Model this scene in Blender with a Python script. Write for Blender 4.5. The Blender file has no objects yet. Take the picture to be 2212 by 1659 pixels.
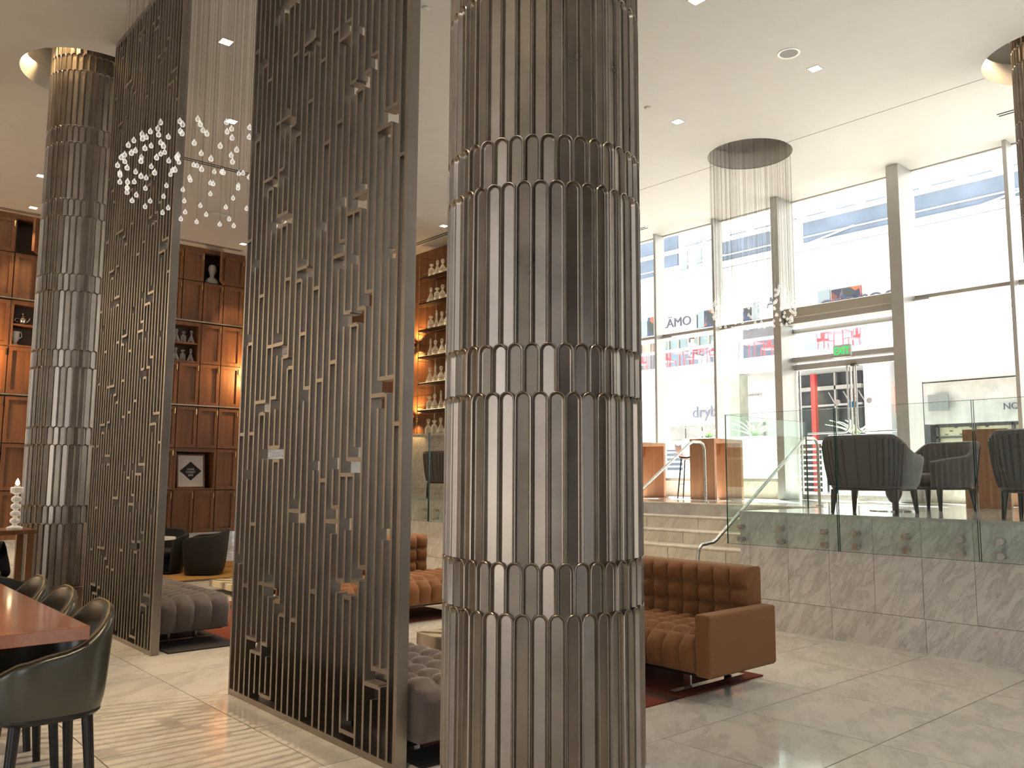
import bpy, bmesh, math, random
from mathutils import Vector, Matrix
random.seed(7)
S = bpy.context.scene
C = S.collection
PI = math.pi
# ------------------------------------------------------------------ camera, world, sun, exposure
H = 1.6
yaw, pit, rol = math.radians(48.665), math.radians(6.336), math.radians(-0.33)
Fw = Vector((math.cos(pit)*math.cos(yaw), math.cos(pit)*math.sin(yaw), math.sin(pit)))
r0 = Vector((math.sin(yaw), -math.cos(yaw), 0)); d0 = Fw.cross(r0)
Rr = r0*math.cos(rol) + d0*math.sin(rol); Dn = -r0*math.sin(rol) + d0*math.cos(rol)
cam = bpy.data.cameras.new('camera'); co = bpy.data.objects.new('camera', cam); C.objects.link(co)
mw = Matrix.Identity(4)
for i in range(3):
    mw[i][0] = Rr[i]; mw[i][1] = -Dn[i]; mw[i][2] = -Fw[i]
mw[2][3] = H
co.matrix_world = mw
cam.sensor_fit = 'HORIZONTAL'; cam.sensor_width = 36; cam.lens = 1816.4/2212*36; cam.clip_start = .05; cam.clip_end = 300
S.camera = co
w = bpy.data.worlds.new('sky'); S.world = w; w.use_nodes = True
bg = w.node_tree.nodes['Background']; bg.inputs[0].default_value = (.93, .96, 1, 1); bg.inputs[1].default_value = 2.4
sun = bpy.data.lights.new('sun', 'SUN'); sun.energy = 45; sun.angle = .02; sun.color = (1, .95, .86)
so = bpy.data.objects.new('sun', sun); C.objects.link(so)
so.rotation_euler = Vector((-.42, -.35, -1)).to_track_quat('-Z', 'Y').to_euler()
vs = S.view_settings
vs.view_transform = 'Standard'; vs.look = 'None'; vs.gamma = 1; vs.use_curve_mapping = False; vs.exposure = 0.12
try:
    cy = S.cycles; cy.use_denoising = True; cy.max_bounces = 8; cy.diffuse_bounces = 4; cy.glossy_bounces = 4
    cy.transparent_max_bounces = 24; cy.sample_clamp_indirect = 8; cy.caustics_reflective = False; cy.caustics_refractive = False
except Exception: pass

# ------------------------------------------------------------------ materials
MATS = {}
def nodes_of(name):
    m = bpy.data.materials.new(name); m.use_nodes = True; nt = m.node_tree
    b = nt.nodes['Principled BSDF']; MATS[name] = m
    return m, nt, b
def ramp(nt, stops, fac):
    r = nt.nodes.new('ShaderNodeValToRGB'); e = r.color_ramp.elements
    while len(e) > 2: e.remove(e[-1])
    for k, (p, c) in enumerate(stops):
        if k > 1: e.new(p)
        e[k].position = p; e[k].color = (*c, 1)
    nt.links.new(fac, r.inputs[0]); return r.outputs[0]
def coords(nt, scale=(1,1,1), rot=(0,0,0), rnd=0):
    t = nt.nodes.new('ShaderNodeTexCoord'); mp = nt.nodes.new('ShaderNodeMapping')
    if any(rot): mp.vector_type = 'TEXTURE'; scale = tuple(1/q for q in scale)
    mp.inputs['Scale'].default_value = scale; mp.inputs['Rotation'].default_value = rot
    src = t.outputs['Object']
    if rnd:
        oi = nt.nodes.new('ShaderNodeObjectInfo'); mu = nt.nodes.new('ShaderNodeMath'); mu.operation = 'MULTIPLY'
        mu.inputs[1].default_value = rnd; nt.links.new(oi.outputs['Random'], mu.inputs[0])
        ad = nt.nodes.new('ShaderNodeVectorMath'); ad.operation = 'ADD'
        nt.links.new(src, ad.inputs[0]); nt.links.new(mu.outputs[0], ad.inputs[1]); src = ad.outputs[0]
    nt.links.new(src, mp.inputs[0]); return mp.outputs[0]
def noise(nt, vec, scale, detail=4, rough=.55, dist=0):
    n = nt.nodes.new('ShaderNodeTexNoise'); n.inputs['Scale'].default_value = scale; n.inputs['Detail'].default_value = detail
    n.inputs['Roughness'].default_value = rough; n.inputs['Distortion'].default_value = dist
    nt.links.new(vec, n.inputs['Vector']); return n.outputs[0]
def bump(nt, b, h, strength=.1, dist=.01):
    n = nt.nodes.new('ShaderNodeBump'); n.inputs['Strength'].default_value = strength; n.inputs['Distance'].default_value = dist
    nt.links.new(h, n.inputs['Height']); nt.links.new(n.outputs[0], b.inputs['Normal'])
def mixc(nt, a, b, fac):
    m = nt.nodes.new('ShaderNodeMix'); m.data_type = 'RGBA'
    for inp, v in ((m.inputs[6], a), (m.inputs[7], b)):
        if isinstance(v, tuple): inp.default_value = (*v, 1)
        else: nt.links.new(v, inp)
    if isinstance(fac, (int, float)): m.inputs[0].default_value = fac
    else: nt.links.new(fac, m.inputs[0])
    return m.outputs[2]
def plain(name, col, rough=.5, metal=0, nz=0, nscale=30, bmp=0, **kw):
    m, nt, b = nodes_of(name)
    b.inputs['Base Color'].default_value = (*col, 1); b.inputs['Roughness'].default_value = rough; b.inputs['Metallic'].default_value = metal
    if nz or bmp:
        v = coords(nt); n = noise(nt, v, nscale, 3)
        if nz:
            lo = tuple(max(0, c*(1-nz)) for c in col); hi = tuple(min(1, c*(1+nz)) for c in col)
            nt.links.new(ramp(nt, [(.3, lo), (.7, hi)], n), b.inputs['Base Color'])
        if bmp: bump(nt, b, n, bmp, .004)
    for k, val in kw.items():
        if k in b.inputs: b.inputs[k].default_value = val
    return m
def emit(name, col, strength, base=(.8, .8, .8)):
    m, nt, b = nodes_of(name)
    b.inputs['Base Color'].default_value = (*base, 1); b.inputs['Emission Color'].default_value = (*col, 1); b.inputs['Emission Strength'].default_value = strength
    return m
def marble(name, base, vein, rough, rot, scale=1.0, dark=.5, coat=0, blotch=.5, st=(1, 1.5, 1)):
    m, nt, b = nodes_of(name)
    v = coords(nt, tuple(scale*q for q in st), rot, 37.0)
    n1 = noise(nt, v, 1.1, 6, .62, .25); n2 = noise(nt, v, 2.2, 7, .62, .3); n3 = noise(nt, coords(nt, (1,1,1), (0,0,0), 19.0), 2.2, 3)
    mid = tuple(base[i]*.6+vein[i]*.4 for i in range(3))
    c1 = ramp(nt, [(.36, base), (.47, mid), (.50, base)], n1)
    c2 = ramp(nt, [(.40, (1, 1, 1)), (.495, tuple(1-dark*.42 for _ in range(3))), (.52, (1, 1, 1))], n2)
    mu = nt.nodes.new('ShaderNodeMix'); mu.data_type = 'RGBA'; mu.blend_type = 'MULTIPLY'; mu.inputs[0].default_value = 1
    nt.links.new(c1, mu.inputs[6]); nt.links.new(c2, mu.inputs[7])
    fac = ramp(nt, [(.35, (0, 0, 0)), (.7, (blotch, blotch, blotch))], n3)
    nt.links.new(mixc(nt, mu.outputs[2], mid, fac), b.inputs['Base Color'])
    b.inputs['Roughness'].default_value = rough
    if coat: b.inputs['Coat Weight'].default_value = coat; b.inputs['Coat Roughness'].default_value = .04
    return m
def wood(name, c1, c2, rough=.4, axis='z', scale=1.0, coat=0, rnd=11.0):
    m, nt, b = nodes_of(name)
    s = {'z': (14, 14, .9), 'y': (14, .9, 14), 'x': (.9, 14, 14)}[axis]
    v = coords(nt, tuple(q*scale for q in s), (0, 0, 0), rnd)
    n = noise(nt, v, 1.0, 6, .6, .6); n2 = noise(nt, coords(nt, (.6, .6, .35), (0, 0, 0), rnd), 2.0, 2)
    a = ramp(nt, [(.3, c1), (.7, c2)], n); dk = tuple(q*.62 for q in c1)
    nt.links.new(mixc(nt, a, dk, ramp(nt, [(.45, (0, 0, 0)), (.8, (.6, .6, .6))], n2)), b.inputs['Base Color'])
    b.inputs['Roughness'].default_value = rough
    if coat: b.inputs['Coat Weight'].default_value = coat; b.inputs['Coat Roughness'].default_value = .08
    bump(nt, b, n, .05, .002)
    return m
def metal(name, col, rough, nz=.12, nscale=6, rr=.08):
    m, nt, b = nodes_of(name); v = coords(nt, (1, 1, 1), (0, 0, 0), 5.0); n = noise(nt, v, nscale, 5, .6)
    lo = tuple(q*(1-nz) for q in col); hi = tuple(q*(1+nz) for q in col)
    nt.links.new(ramp(nt, [(.3, lo), (.7, hi)], n), b.inputs['Base Color']); b.inputs['Metallic'].default_value = 1
    mr = nt.nodes.new('ShaderNodeMapRange'); mr.inputs[3].default_value = rough-rr; mr.inputs[4].default_value = rough+rr
    nt.links.new(n, mr.inputs[0]); nt.links.new(mr.outputs[0], b.inputs['Roughness'])
    return m
def pane(name, tint, refl=.5, rough=0.0, ior_blend=.12):
    m = bpy.data.materials.new(name); m.use_nodes = True; nt = m.node_tree; nt.nodes.clear(); MATS[name] = m
    o = nt.nodes.new('ShaderNodeOutputMaterial'); t = nt.nodes.new('ShaderNodeBsdfTransparent'); t.inputs[0].default_value = (*tint, 1)
    g = nt.nodes.new('ShaderNodeBsdfGlossy'); g.inputs['Roughness'].default_value = rough; g.inputs[0].default_value = (1, 1, 1, 1)
    l = nt.nodes.new('ShaderNodeLayerWeight'); l.inputs[0].default_value = .5
    pw = nt.nodes.new('ShaderNodeMath'); pw.operation = 'POWER'; pw.inputs[1].default_value = 4.0; nt.links.new(l.outputs['Facing'], pw.inputs[0])
    mu = nt.nodes.new('ShaderNodeMath'); mu.operation = 'MULTIPLY_ADD'; mu.inputs[1].default_value = refl; mu.inputs[2].default_value = refl*.05; nt.links.new(pw.outputs[0], mu.inputs[0])
    mx = nt.nodes.new('ShaderNodeMixShader'); nt.links.new(mu.outputs[0], mx.inputs[0]); nt.links.new(t.outputs[0], mx.inputs[1]); nt.links.new(g.outputs[0], mx.inputs[2])
    nt.links.new(mx.outputs[0], o.inputs[0]); return m
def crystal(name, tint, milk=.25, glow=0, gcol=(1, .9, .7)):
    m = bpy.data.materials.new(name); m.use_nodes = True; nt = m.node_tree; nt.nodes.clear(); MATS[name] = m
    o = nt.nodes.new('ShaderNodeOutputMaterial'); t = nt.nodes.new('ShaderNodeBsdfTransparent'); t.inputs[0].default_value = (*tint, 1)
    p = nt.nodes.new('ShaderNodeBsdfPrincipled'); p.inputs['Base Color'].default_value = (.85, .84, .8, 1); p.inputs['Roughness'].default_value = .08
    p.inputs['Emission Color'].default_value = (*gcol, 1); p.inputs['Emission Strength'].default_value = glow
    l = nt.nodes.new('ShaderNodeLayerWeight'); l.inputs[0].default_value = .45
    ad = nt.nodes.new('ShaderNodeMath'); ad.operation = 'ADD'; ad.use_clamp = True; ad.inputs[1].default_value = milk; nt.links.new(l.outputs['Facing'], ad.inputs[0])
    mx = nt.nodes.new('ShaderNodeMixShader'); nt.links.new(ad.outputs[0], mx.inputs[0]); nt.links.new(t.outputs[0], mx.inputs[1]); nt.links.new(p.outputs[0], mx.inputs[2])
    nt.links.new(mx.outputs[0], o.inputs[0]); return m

BRONZE = metal('bronze', (.27, .235, .20), .30, .14, 5, .06)
SCREEN = metal('screen_bronze', (.30, .265, .235), .36, .10, 4, .05)
STEEL = metal('brushed_steel', (.62, .61, .59), .28, .05, 20, .05)
CHROME = plain('chrome', (.7, .7, .7), .12, 1)
BRASS = metal('brass', (.62, .42, .16), .25, .1, 10, .05)
LEDGE = metal('aged_brass', (.42, .36, .26), .4, .1, 10, .05)
FLOORM = marble('floor_marble', (.80, .77, .71), (.50, .48, .44), .10, (0, 0, .55), .9, .30, .3, .35, (1, 2.2, 1))
WALLM = marble('wall_marble', (.81, .785, .75), (.50, .48, .46), .35, (.62, 0, 0), 1.7, .6, 0, .25, (1, 3.2, .9))
STEPM = marble('step_marble', (.82, .77, .67), (.55, .51, .44), .35, (.62, 0, 0), 1.0, .4, 0, .25, (1, 3.0, .8))
PLATM = marble('platform_marble', (.68, .67, .66), (.40, .40, .40), .12, (0, 0, .4), .7, .4, .3, .4)
GROUT = plain('grout', (.07, .065, .06), .8)
WHITE = plain('ceiling_white', (.54, .52, .49), .6, 0, .02, 3)
RECESS = plain('recess_lightened', (.85, .82, .78), .7)  # brightness put into the lining colour, since little light reaches up there
PAINT = plain('wall_paint', (.70, .68, .64), .6, 0, .02, 3)
WALNUT = wood('walnut', (.145, .062, .027), (.255, .112, .048), .40, 'z')
WALNUTD = plain('walnut_shadow_gap', (.03, .015, .008), .6)
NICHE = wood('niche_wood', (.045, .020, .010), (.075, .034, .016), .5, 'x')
DARKW = wood('dark_panelling', (.05, .028, .016), (.09, .05, .028), .5, 'z')
TEAK = wood('table_wood', (.30, .105, .050), (.42, .165, .085), .22, 'y', .6, .6)
OAK = wood('desk_wood', (.36, .170, .080), (.50, .250, .125), .4, 'z', .8)
GREEN = plain('green_leather', (.040, .042, .030), .30, 0, .12, 8, .03, **{'Coat Weight': .5, 'Coat Roughness': .25})
PIPING = plain('tan_piping', (.20, .14, .075), .5)
BLACK = plain('black_lacquer', (.008, .008, .009), .3)
BLACKF = plain('black_fabric', (.012, .013, .014), .75, 0, .2, 60, .05)
CAMEL = plain('camel_wool', (.215, .088, .029), .85, 0, .1, 120, .12, **{'Sheen Weight': .3, 'Sheen Tint': (1, .7, .45, 1)})
GREYV = plain('grey_velvet', (.062, .048, .044), .8, 0, .12, 90, .08, **{'Sheen Weight': .5, 'Sheen Tint': (.9, .8, .75, 1)})
GREYC = plain('grey_chair_wool', (.085, .075, .085), .85, 0, .1, 100, .1, **{'Sheen Weight': .4})
GREYR = plain('ribbed_back', (.050, .045, .050), .8, 0, .1, 100, .1)
TABLEW = plain('white_top', (.72, .72, .70), .25)
FRAMEW = metal('window_frame', (.50, .49, .47), .5, .04, 6, .04)
FRAMEB = plain('painted_frame', (.44, .41, .37), .45)
GLASSW = pane('window_glass', (.96, .98, .98), .6)
GLASSG = pane('balustrade_glass', (.93, .978, .963), .75)
GLASSE = plain('glass_edge', (.02, .09, .075), .1)
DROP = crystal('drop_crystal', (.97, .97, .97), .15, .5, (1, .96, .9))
WIRE = pane('wire_clear', (.82, .81, .79), .9, .2)
DECANT = crystal('decanter_glass_glow', (.95, .93, .88), .22, .12, (1, .78, .42))  # light from the shelf put into the glass as a faint warm glow
DECANTD = crystal('decanter_glass_dim', (.9, .88, .84), .18, 0)
LAMP = emit('lamp_lens', (1, .90, .74), 14)
LEDW = emit('led_warm', (1, .72, .36), 5)
PORC = plain('porcelain', (.62, .60, .57), .4)
SILVER = plain('silver', (.75, .74, .70), .15, 1)
PAPER = plain('paper', (.74, .73, .72), .7)
INK = plain('ink_black', (.012, .012, .014), .6)
DARK = plain('dark_void', (.006, .005, .005), .9)
SPEAK = plain('grille_grey', (.30, .29, .28), .7)
EXWHITE = plain('stucco_white', (.85, .84, .82), .8, 0, .04, 2)
EXGREY = plain('concrete', (.52, .50, .46), .85, 0, .15, 3)
EXDARK = plain('shop_dark', (.035, .04, .05), .5, 0, .5, 1.5)
EXBLUE = plain('blue_glazing', (.16, .20, .27), .15, 0, .2, 1)
EXTEAL = plain('teal_glazing', (.05, .085, .10), .15, 0, .4, 1)
EXBROWN = plain('brown_panel', (.13, .10, .09), .6)
RED = plain('red_paint', (.55, .035, .030), .4)
ORANGE = plain('orange_poster', (.75, .22, .07), .6, 0, .4, 4)
LEAF = plain('agave_leaf', (.30, .42, .24), .5)
PAVE = plain('paving', (.55, .53, .50), .8, 0, .1, 2)
SKIN = plain('skin', (.52, .32, .23), .55)
HAIR = plain('black_hair', (.006, .005, .005), .6)
SHIRTB = plain('pale_blue_shirt', (.40, .52, .68), .8)
SHIRTG = plain('grey_shirt', (.32, .34, .38), .8)
CLOTHK = plain('black_clothes', (.007, .007, .008), .85)
EXITG = emit('exit_green', (.02, .75, .15), 1.0, (.02, .5, .1))
MUSTARD = plain('mustard_rug', (.36, .19, .045), .95, 0, .15, 40, .1)
# onyx slab
def onyx():
    m, nt, b = nodes_of('onyx'); v = coords(nt, (1, 1, .3), (0, 0, .5))
    n = noise(nt, v, 3.0, 5, .6, 1.0); wv = nt.nodes.new('ShaderNodeTexWave'); wv.inputs['Scale'].default_value = 1.6; wv.inputs['Distortion'].default_value = 3
    wv.inputs['Detail'].default_value = 3; nt.links.new(v, wv.inputs['Vector'])
    nt.links.new(ramp(nt, [(.05, (.20, .17, .13)), (.3, (.55, .45, .30)), (.7, (.80, .70, .50))], wv.outputs[0]), b.inputs['Base Color']); b.inputs['Roughness'].default_value = .15
    return m
ONYX = onyx()
def rugmat():
    m, nt, b = nodes_of('striped_rug'); t = nt.nodes.new('ShaderNodeTexCoord'); sx = nt.nodes.new('ShaderNodeSeparateXYZ'); nt.links.new(t.outputs['Object'], sx.inputs[0])
    mr = nt.nodes.new('ShaderNodeMapRange'); mr.inputs[1].default_value = 2.8; mr.inputs[2].default_value = 6.3; nt.links.new(sx.outputs[0], mr.inputs[0])
    st = [(0, (.025, .02, .02)), (.20, (.025, .02, .02)), (.205, (.17, .032, .014)), (.42, (.19, .038, .015)), (.425, (.05, .02, .014)), (.46, (.05, .02, .014)), (.465, (.18, .035, .015)), (.62, (.16, .03, .013)), (.625, (.06, .022, .014)), (.66, (.06, .022, .014)), (.665, (.17, .032, .013)), (1, (.15, .028, .013))]
    nt.links.new(ramp(nt, st, mr.outputs[0]), b.inputs['Base Color']); b.inputs['Roughness'].default_value = .95
    bump(nt, b, noise(nt, t.outputs['Object'], 160, 2), .2, .004); return m
RUG = rugmat()
def posterart(name, sc):
    m, nt, b = nodes_of(name); v = coords(nt)
    vo = nt.nodes.new('ShaderNodeTexVoronoi'); vo.inputs['Scale'].default_value = sc; nt.links.new(v, vo.inputs['Vector'])
    nt.links.new(ramp(nt, [(.1, (.03, .03, .05)), (.35, (.05, .08, .16)), (.5, (.5, .10, .04)), (.62, (.02, .03, .04)), (.75, (.45, .35, .08)), (.9, (.06, .18, .16))], vo.outputs['Color']), b.inputs['Base Color'])
    return m
POSTER = posterart('film_poster', 3.0)

# ------------------------------------------------------------------ mesh helpers
class MB:
    def __init__(s): s.v = []; s.f = []
    def box(s, x0, x1, y0, y1, z0, z1):
        n = len(s.v); s.v += [(x, y, z) for x in (x0, x1) for y in (y0, y1) for z in (z0, z1)]
        s.f += [tuple(n+i for i in q) for q in ((0, 1, 3, 2), (4, 6, 7, 5), (0, 4, 5, 1), (2, 3, 7, 6), (0, 2, 6, 4), (1, 5, 7, 3))]; return s
    def cyl(s, p0, p1, r0, r1=None, n=12, cap=True):
        r1 = r0 if r1 is None else r1; p0 = Vector(p0); p1 = Vector(p1); d = (p1-p0).normalized()
        a = d.orthogonal().normalized(); b = d.cross(a); k = len(s.v)
        for p, r in ((p0, r0), (p1, r1)):
            for i in range(n):
                t = 2*PI*i/n; q = p+a*math.cos(t)*r+b*math.sin(t)*r; s.v.append(tuple(q))
        for i in range(n): j = (i+1) % n; s.f.append((k+i, k+j, k+n+j, k+n+i))
        if cap: s.f.append(tuple(k+i for i in reversed(range(n)))); s.f.append(tuple(k+n+i for i in range(n)))
        return s
    def lathe(s, prof, n=16, c=(0, 0, 0)):
        k = len(s.v); m = len(prof)
        for (r, z) in prof:
            for i in range(n): t = 2*PI*i/n; s.v.append((c[0]+r*math.cos(t), c[1]+r*math.sin(t), c[2]+z))
        for j in range(m-1):
            for i in range(n): q = (i+1) % n; s.f.append((k+j*n+i, k+j*n+q, k+(j+1)*n+q, k+(j+1)*n+i))
        s.f.append(tuple(k+i for i in reversed(range(n)))); s.f.append(tuple(k+(m-1)*n+i for i in range(n))); return s
    def tube(s, pts, r, n=10):
        pts = [Vector(p) for p in pts]; k = len(s.v); m = len(pts); up = None
        for j, p in enumerate(pts):
            d = ((pts[min(j+1, m-1)]-pts[max(j-1, 0)])).normalized()
            a = d.orthogonal().normalized() if up is None else (up-d*up.dot(d)).normalized(); up = a; b = d.cross(a)
            for i in range(n): t = 2*PI*i/n; s.v.append(tuple(p+a*math.cos(t)*r+b*math.sin(t)*r))
        for j in range(m-1):
            for i in range(n): q = (i+1) % n; s.f.append((k+j*n+i, k+j*n+q, k+(j+1)*n+q, k+(j+1)*n+i))
        s.f.append(tuple(k+i for i in reversed(range(n)))); s.f.append(tuple(k+(m-1)*n+i for i in range(n))); return s
    def prism(s, poly, axis, a0, a1):       # poly of 2-D points; axis 0/1/2 is the extrusion direction
        k = len(s.v); m = len(poly)
        for a in (a0, a1):
            for (p, q) in poly: s.v.append({0: (a, p, q), 1: (p, a, q), 2: (p, q, a)}[axis])
        for i in range(m): j = (i+1) % m; s.f.append((k+i, k+j, k+m+j, k+m+i))
        s.f.append(tuple(k+i for i in reversed(range(m)))); s.f.append(tuple(k+m+i for i in range(m))); return s
    def grid(s, rows):                       # rows of equal length point lists
        k = len(s.v); n = len(rows[0])
        for r in rows: s.v += [tuple(p) for p in r]
        for j in range(len(rows)-1):
            for i in range(n-1): s.f.append((k+j*n+i, k+j*n+i+1, k+(j+1)*n+i+1, k+(j+1)*n+i))
        return s
    def mesh(s, name, smooth=None):
        me = bpy.data.meshes.new(name); me.from_pydata(s.v, [], s.f); me.update()
        bm = bmesh.new(); bm.from_mesh(me); bmesh.ops.remove_doubles(bm, verts=bm.verts, dist=1e-5); bmesh.ops.recalc_face_normals(bm, faces=bm.faces); bm.to_mesh(me); bm.free()
        if smooth is not None:
            me.shade_smooth()
            if smooth < 180: me.set_sharp_from_angle(angle=math.radians(smooth))
        return me
    def build(s, name, mat, parent=None, loc=None, smooth=None, bevel=0):
        return link(name, s.mesh(name, smooth), mat, parent, loc, bevel=bevel)
def link(name, me, mat, parent=None, loc=None, rotz=0, bevel=0):
    o = bpy.data.objects.new(name, me); C.objects.link(o)
    if mat and not me.materials: me.materials.append(mat)
    if parent: o.parent = parent
    if loc: o.location = loc
    if rotz: o.rotation_euler = (0, 0, rotz)
    if bevel:
        b = o.modifiers.new('bevel', 'BEVEL'); b.width = bevel; b.segments = 2; b.limit_method = 'ANGLE'; b.angle_limit = .6
    return o
def empty(name, loc=(0, 0, 0), rotz=0):
    o = bpy.data.objects.new(name, None); C.objects.link(o); o.location = loc; o.rotation_euler = (0, 0, rotz); o.empty_display_size = .1; return o
def tag(o, label=None, cat=None, group=None, kind=None):
    if label: o['label'] = label
    if cat: o['category'] = cat
    if group: o['group'] = group
    if kind: o['kind'] = kind
    return o
def copy_tree(o, parent=None):
    c = o.copy(); C.objects.link(c); c.parent = parent
    for ch in list(o.children): copy_tree(ch, c)
    return c
def text(body, name, size, mat, parent, loc, face='-X', align='CENTER', ext=.004, font_shear=0):
    cu = bpy.data.curves.new(name, 'FONT'); cu.body = body; cu.size = size; cu.align_x = align; cu.extrude = ext; cu.shear = font_shear
    tmp = bpy.data.objects.new('tmp', cu); C.objects.link(tmp)
    me = bpy.data.meshes.new_from_object(tmp.evaluated_get(bpy.context.evaluated_depsgraph_get())); bpy.data.objects.remove(tmp)
    me.materials.clear()
    o = link(name, me, mat, parent, loc); o.rotation_euler = (PI/2, 0, -PI/2 if face == '-X' else 0); return o
ORD = ['first', 'second', 'third', 'fourth', 'fifth', 'sixth', 'seventh', 'eighth', 'ninth', 'tenth', 'eleventh', 'twelfth']
PZ = 1.245          # platform height
CZ = 6.62           # ceiling height
XM = 8.15           # platform face
XG = 13.65          # window glass
# ------------------------------------------------------------------ floor (square marble tiles on a grout bed)
fl = MB().box(-8, XM+.02, -7, 18.6, -.25, -.012).build('floor', GROUT); tag(fl, kind='structure')
GX, GY, TS = 2.45, 2.515, .9175
tile_me = MB().box(-TS/2+.0038, TS/2-.0038, -TS/2+.0038, TS/2-.0038, -.012, 0).mesh('tile')
ntile = 0
for i in range(-4, 7):
    for j in range(-4, 18):
        x0 = GX+i*TS; y0 = GY+j*TS
        if x0+TS > XM+.35: continue
        link('tile', tile_me, FLOORM, fl, (x0+TS/2, y0+TS/2, 0)); ntile += 1
xe = GX+6*TS
for j in range(-4, 18):
    MB().box(xe+.003, XM, GY+j*TS+.003, GY+(j+1)*TS-.003, -.012, 0).build('tile', FLOORM, fl)
MB().box(-8, GX-4*TS, -7, 18.6, -.012, 0).build('floor_border', FLOORM, fl)
MB().box(GX-4*TS, XM, -7, GY-4*TS, -.012, 0).build('floor_border', FLOORM, fl)
# ------------------------------------------------------------------ ceiling with round recesses
HOLES = [((2.72, 11.24), .80), ((11.1, 7.05), .64), ((11.1, 2.87), .78)]
cu = bpy.data.curves.new('ceil', 'CURVE'); cu.dimensions = '2D'; cu.fill_mode = 'BOTH'; cu.extrude = .01; cu.resolution_u = 1
def spl(pts):
    s = cu.splines.new('POLY'); s.points.add(len(pts)-1)
    for p, q in zip(s.points, pts): p.co = (q[0], q[1], 0, 1)
    s.use_cyclic_u = True
spl([(-8, -7), (XG+.1, -7), (XG+.1, 18.8), (-8, 18.8)])
for (c, r) in HOLES: spl([(c[0]+r*math.cos(2*PI*k/64), c[1]+r*math.sin(2*PI*k/64)) for k in range(64)])
tmp = bpy.data.objects.new('tmp', cu); C.objects.link(tmp)
me = bpy.data.meshes.new_from_object(tmp.evaluated_get(bpy.context.evaluated_depsgraph_get())); bpy.data.objects.remove(tmp); me.materials.clear()
ce = link('ceiling', me, WHITE, None, (0, 0, CZ+.01)); tag(ce, kind='structure')
for (c, r) in HOLES:
    rows = []
    m = MB()
    prof = [(r+.002, .005), (r+.002, .28), (r+.10, .30), (r+.10, .62), (0.02, .64)]
    m.lathe([(a, b) for a, b in prof], 64, (c[0], c[1], -.01)); del m.f[-2]      # open at the bottom
    m.build('ceiling_recess', RECESS if c[1] == 7.05 else WHITE, ce, smooth=30)
for (y0, y1) in ((-7, 2.08), (3.66, 6.40), (7.70, 18.2)):
    tag(MB().box(11.097, 11.105, y0, y1, CZ-.002, CZ+.01).build('trim_1', GROUT), kind='structure')
# ------------------------------------------------------------------ walls out of the photograph and behind
def struct(name, mb, mat, **k): return tag(mb.build(name, mat, **k), kind='structure')
struct('wall_back', MB().box(-8, -7.4, -7.2, -7, 0, CZ).box(-3.6, 3.2, -7.2, -7, 0, CZ).box(4.3, XG, -7.2, -7, 0, CZ).box(-7.4, -3.6, -7.2, -7, 6.3, CZ).box(3.2, 4.3, -7.2, -7, 4, CZ), DARKW)
wl = MB().box(-8.2, -8, -7, 18.6, 0, .3).box(-8.2, -8, -7, 18.6, 6.3, CZ).box(-8.2, -8, 5.9, 18.6, .3, 6.3).box(-8.2, -8, -7, 1.1, .3, 6.3)
for k in range(1, 3): wl.box(-8.2, -8, 1.1+k*1.6-.05, 1.1+k*1.6+.05, .3, 6.3)
struct('wall_left', wl, PAINT)
struct('wall_far', MB().box(-8, 10.9, 18.62, 18.8, 0, CZ), WALLM)
struct('wall_bar', MB().box(10.76, 10.9, 12.6, 18.62, PZ, CZ).box(10.9, XG+.1, 12.6, 12.75, PZ, CZ), PAINT)
# ------------------------------------------------------------------ raised platform with marble facing
def platform(y0, y1, xback, seams, low, nm, first):
    b = MB().box(XM+.03, xback, y0, y1, 0, PZ-.03).build(nm, GROUT); tag(b, kind='structure')
    for a, c in zip(seams[:-1], seams[1:]):
        MB().box(XM, XM+.03, min(a, c)+.002, max(a, c)-.002, .319, PZ-.03).build('marble_slab', WALLM, b)
    for a, c in zip(low[:-1], low[1:]):
        MB().box(XM-.002, XM+.03, min(a, c)+.002, max(a, c)-.002, .0, .315).build('marble_slab', WALLM, b)
    MB().box(XM-.006, xback, y0, y1, PZ-.03, PZ).build('platform_paving', PLATM, b)
    return b
sm = [5.42, 5.301]+[4.84-.46*k for k in range(12)]+[-7]
p1 = platform(-7, 5.42, XG, sm, [5.42, 5.29]+[4.37-.92*k for k in range(7)]+[-7], 'floor_platform_right', 1)
sl = [9.9+.46*k for k in range(15)]+[16.9]
p2 = platform(9.9, 16.9, 10.76, sl, [9.9+.92*k for k in range(8)]+[16.9], 'floor_platform_left', 0)
MB().box(XM+.04, 10.2, 5.40, 5.42, 0, PZ-.03).build('marble_slab', WALLM, p1)
ft = MB().box(10.2, XG, 5.42, 12.6, 0, PZ-.002).build('floor_landing', PLATM); tag(ft, kind='structure')
MB().box(10.76, XG, 12.6-2.7, 12.6, PZ-.002, PZ).build('platform_paving', PLATM, ft)
# ------------------------------------------------------------------ stairs
st = tag(empty('staircase', (8.15, 7.66, 0)), 'pale marble steps rising to the window platform', 'stairs', kind='structure')
RH, TD = PZ/7, .342
ys = [5.42, 6.32, 7.24, 8.16, 9.08, 9.9]
for k in range(7):
    x0 = 8.15+k*TD
    sp = MB().box(x0+.02-8.15, 10.2-8.15+.02, 5.421-7.66, 9.899-7.66, k*RH, (k+1)*RH-.03).build('step_core', GROUT, st)
    for a, c in zip(ys[:-1], ys[1:]):
        MB().box(x0-8.15, x0+.02-8.15, a+.004-7.66, c-.004-7.66, k*RH, (k+1)*RH-.03).build('riser_slab', STEPM, st)
    m = MB().box(x0-.012-8.15, min(x0+TD+.02, 10.22)-8.15, 5.421-7.66, 9.899-7.66, (k+1)*RH-.028, (k+1)*RH)
    m.build('tread', STEPM, st, bevel=.012)
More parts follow.
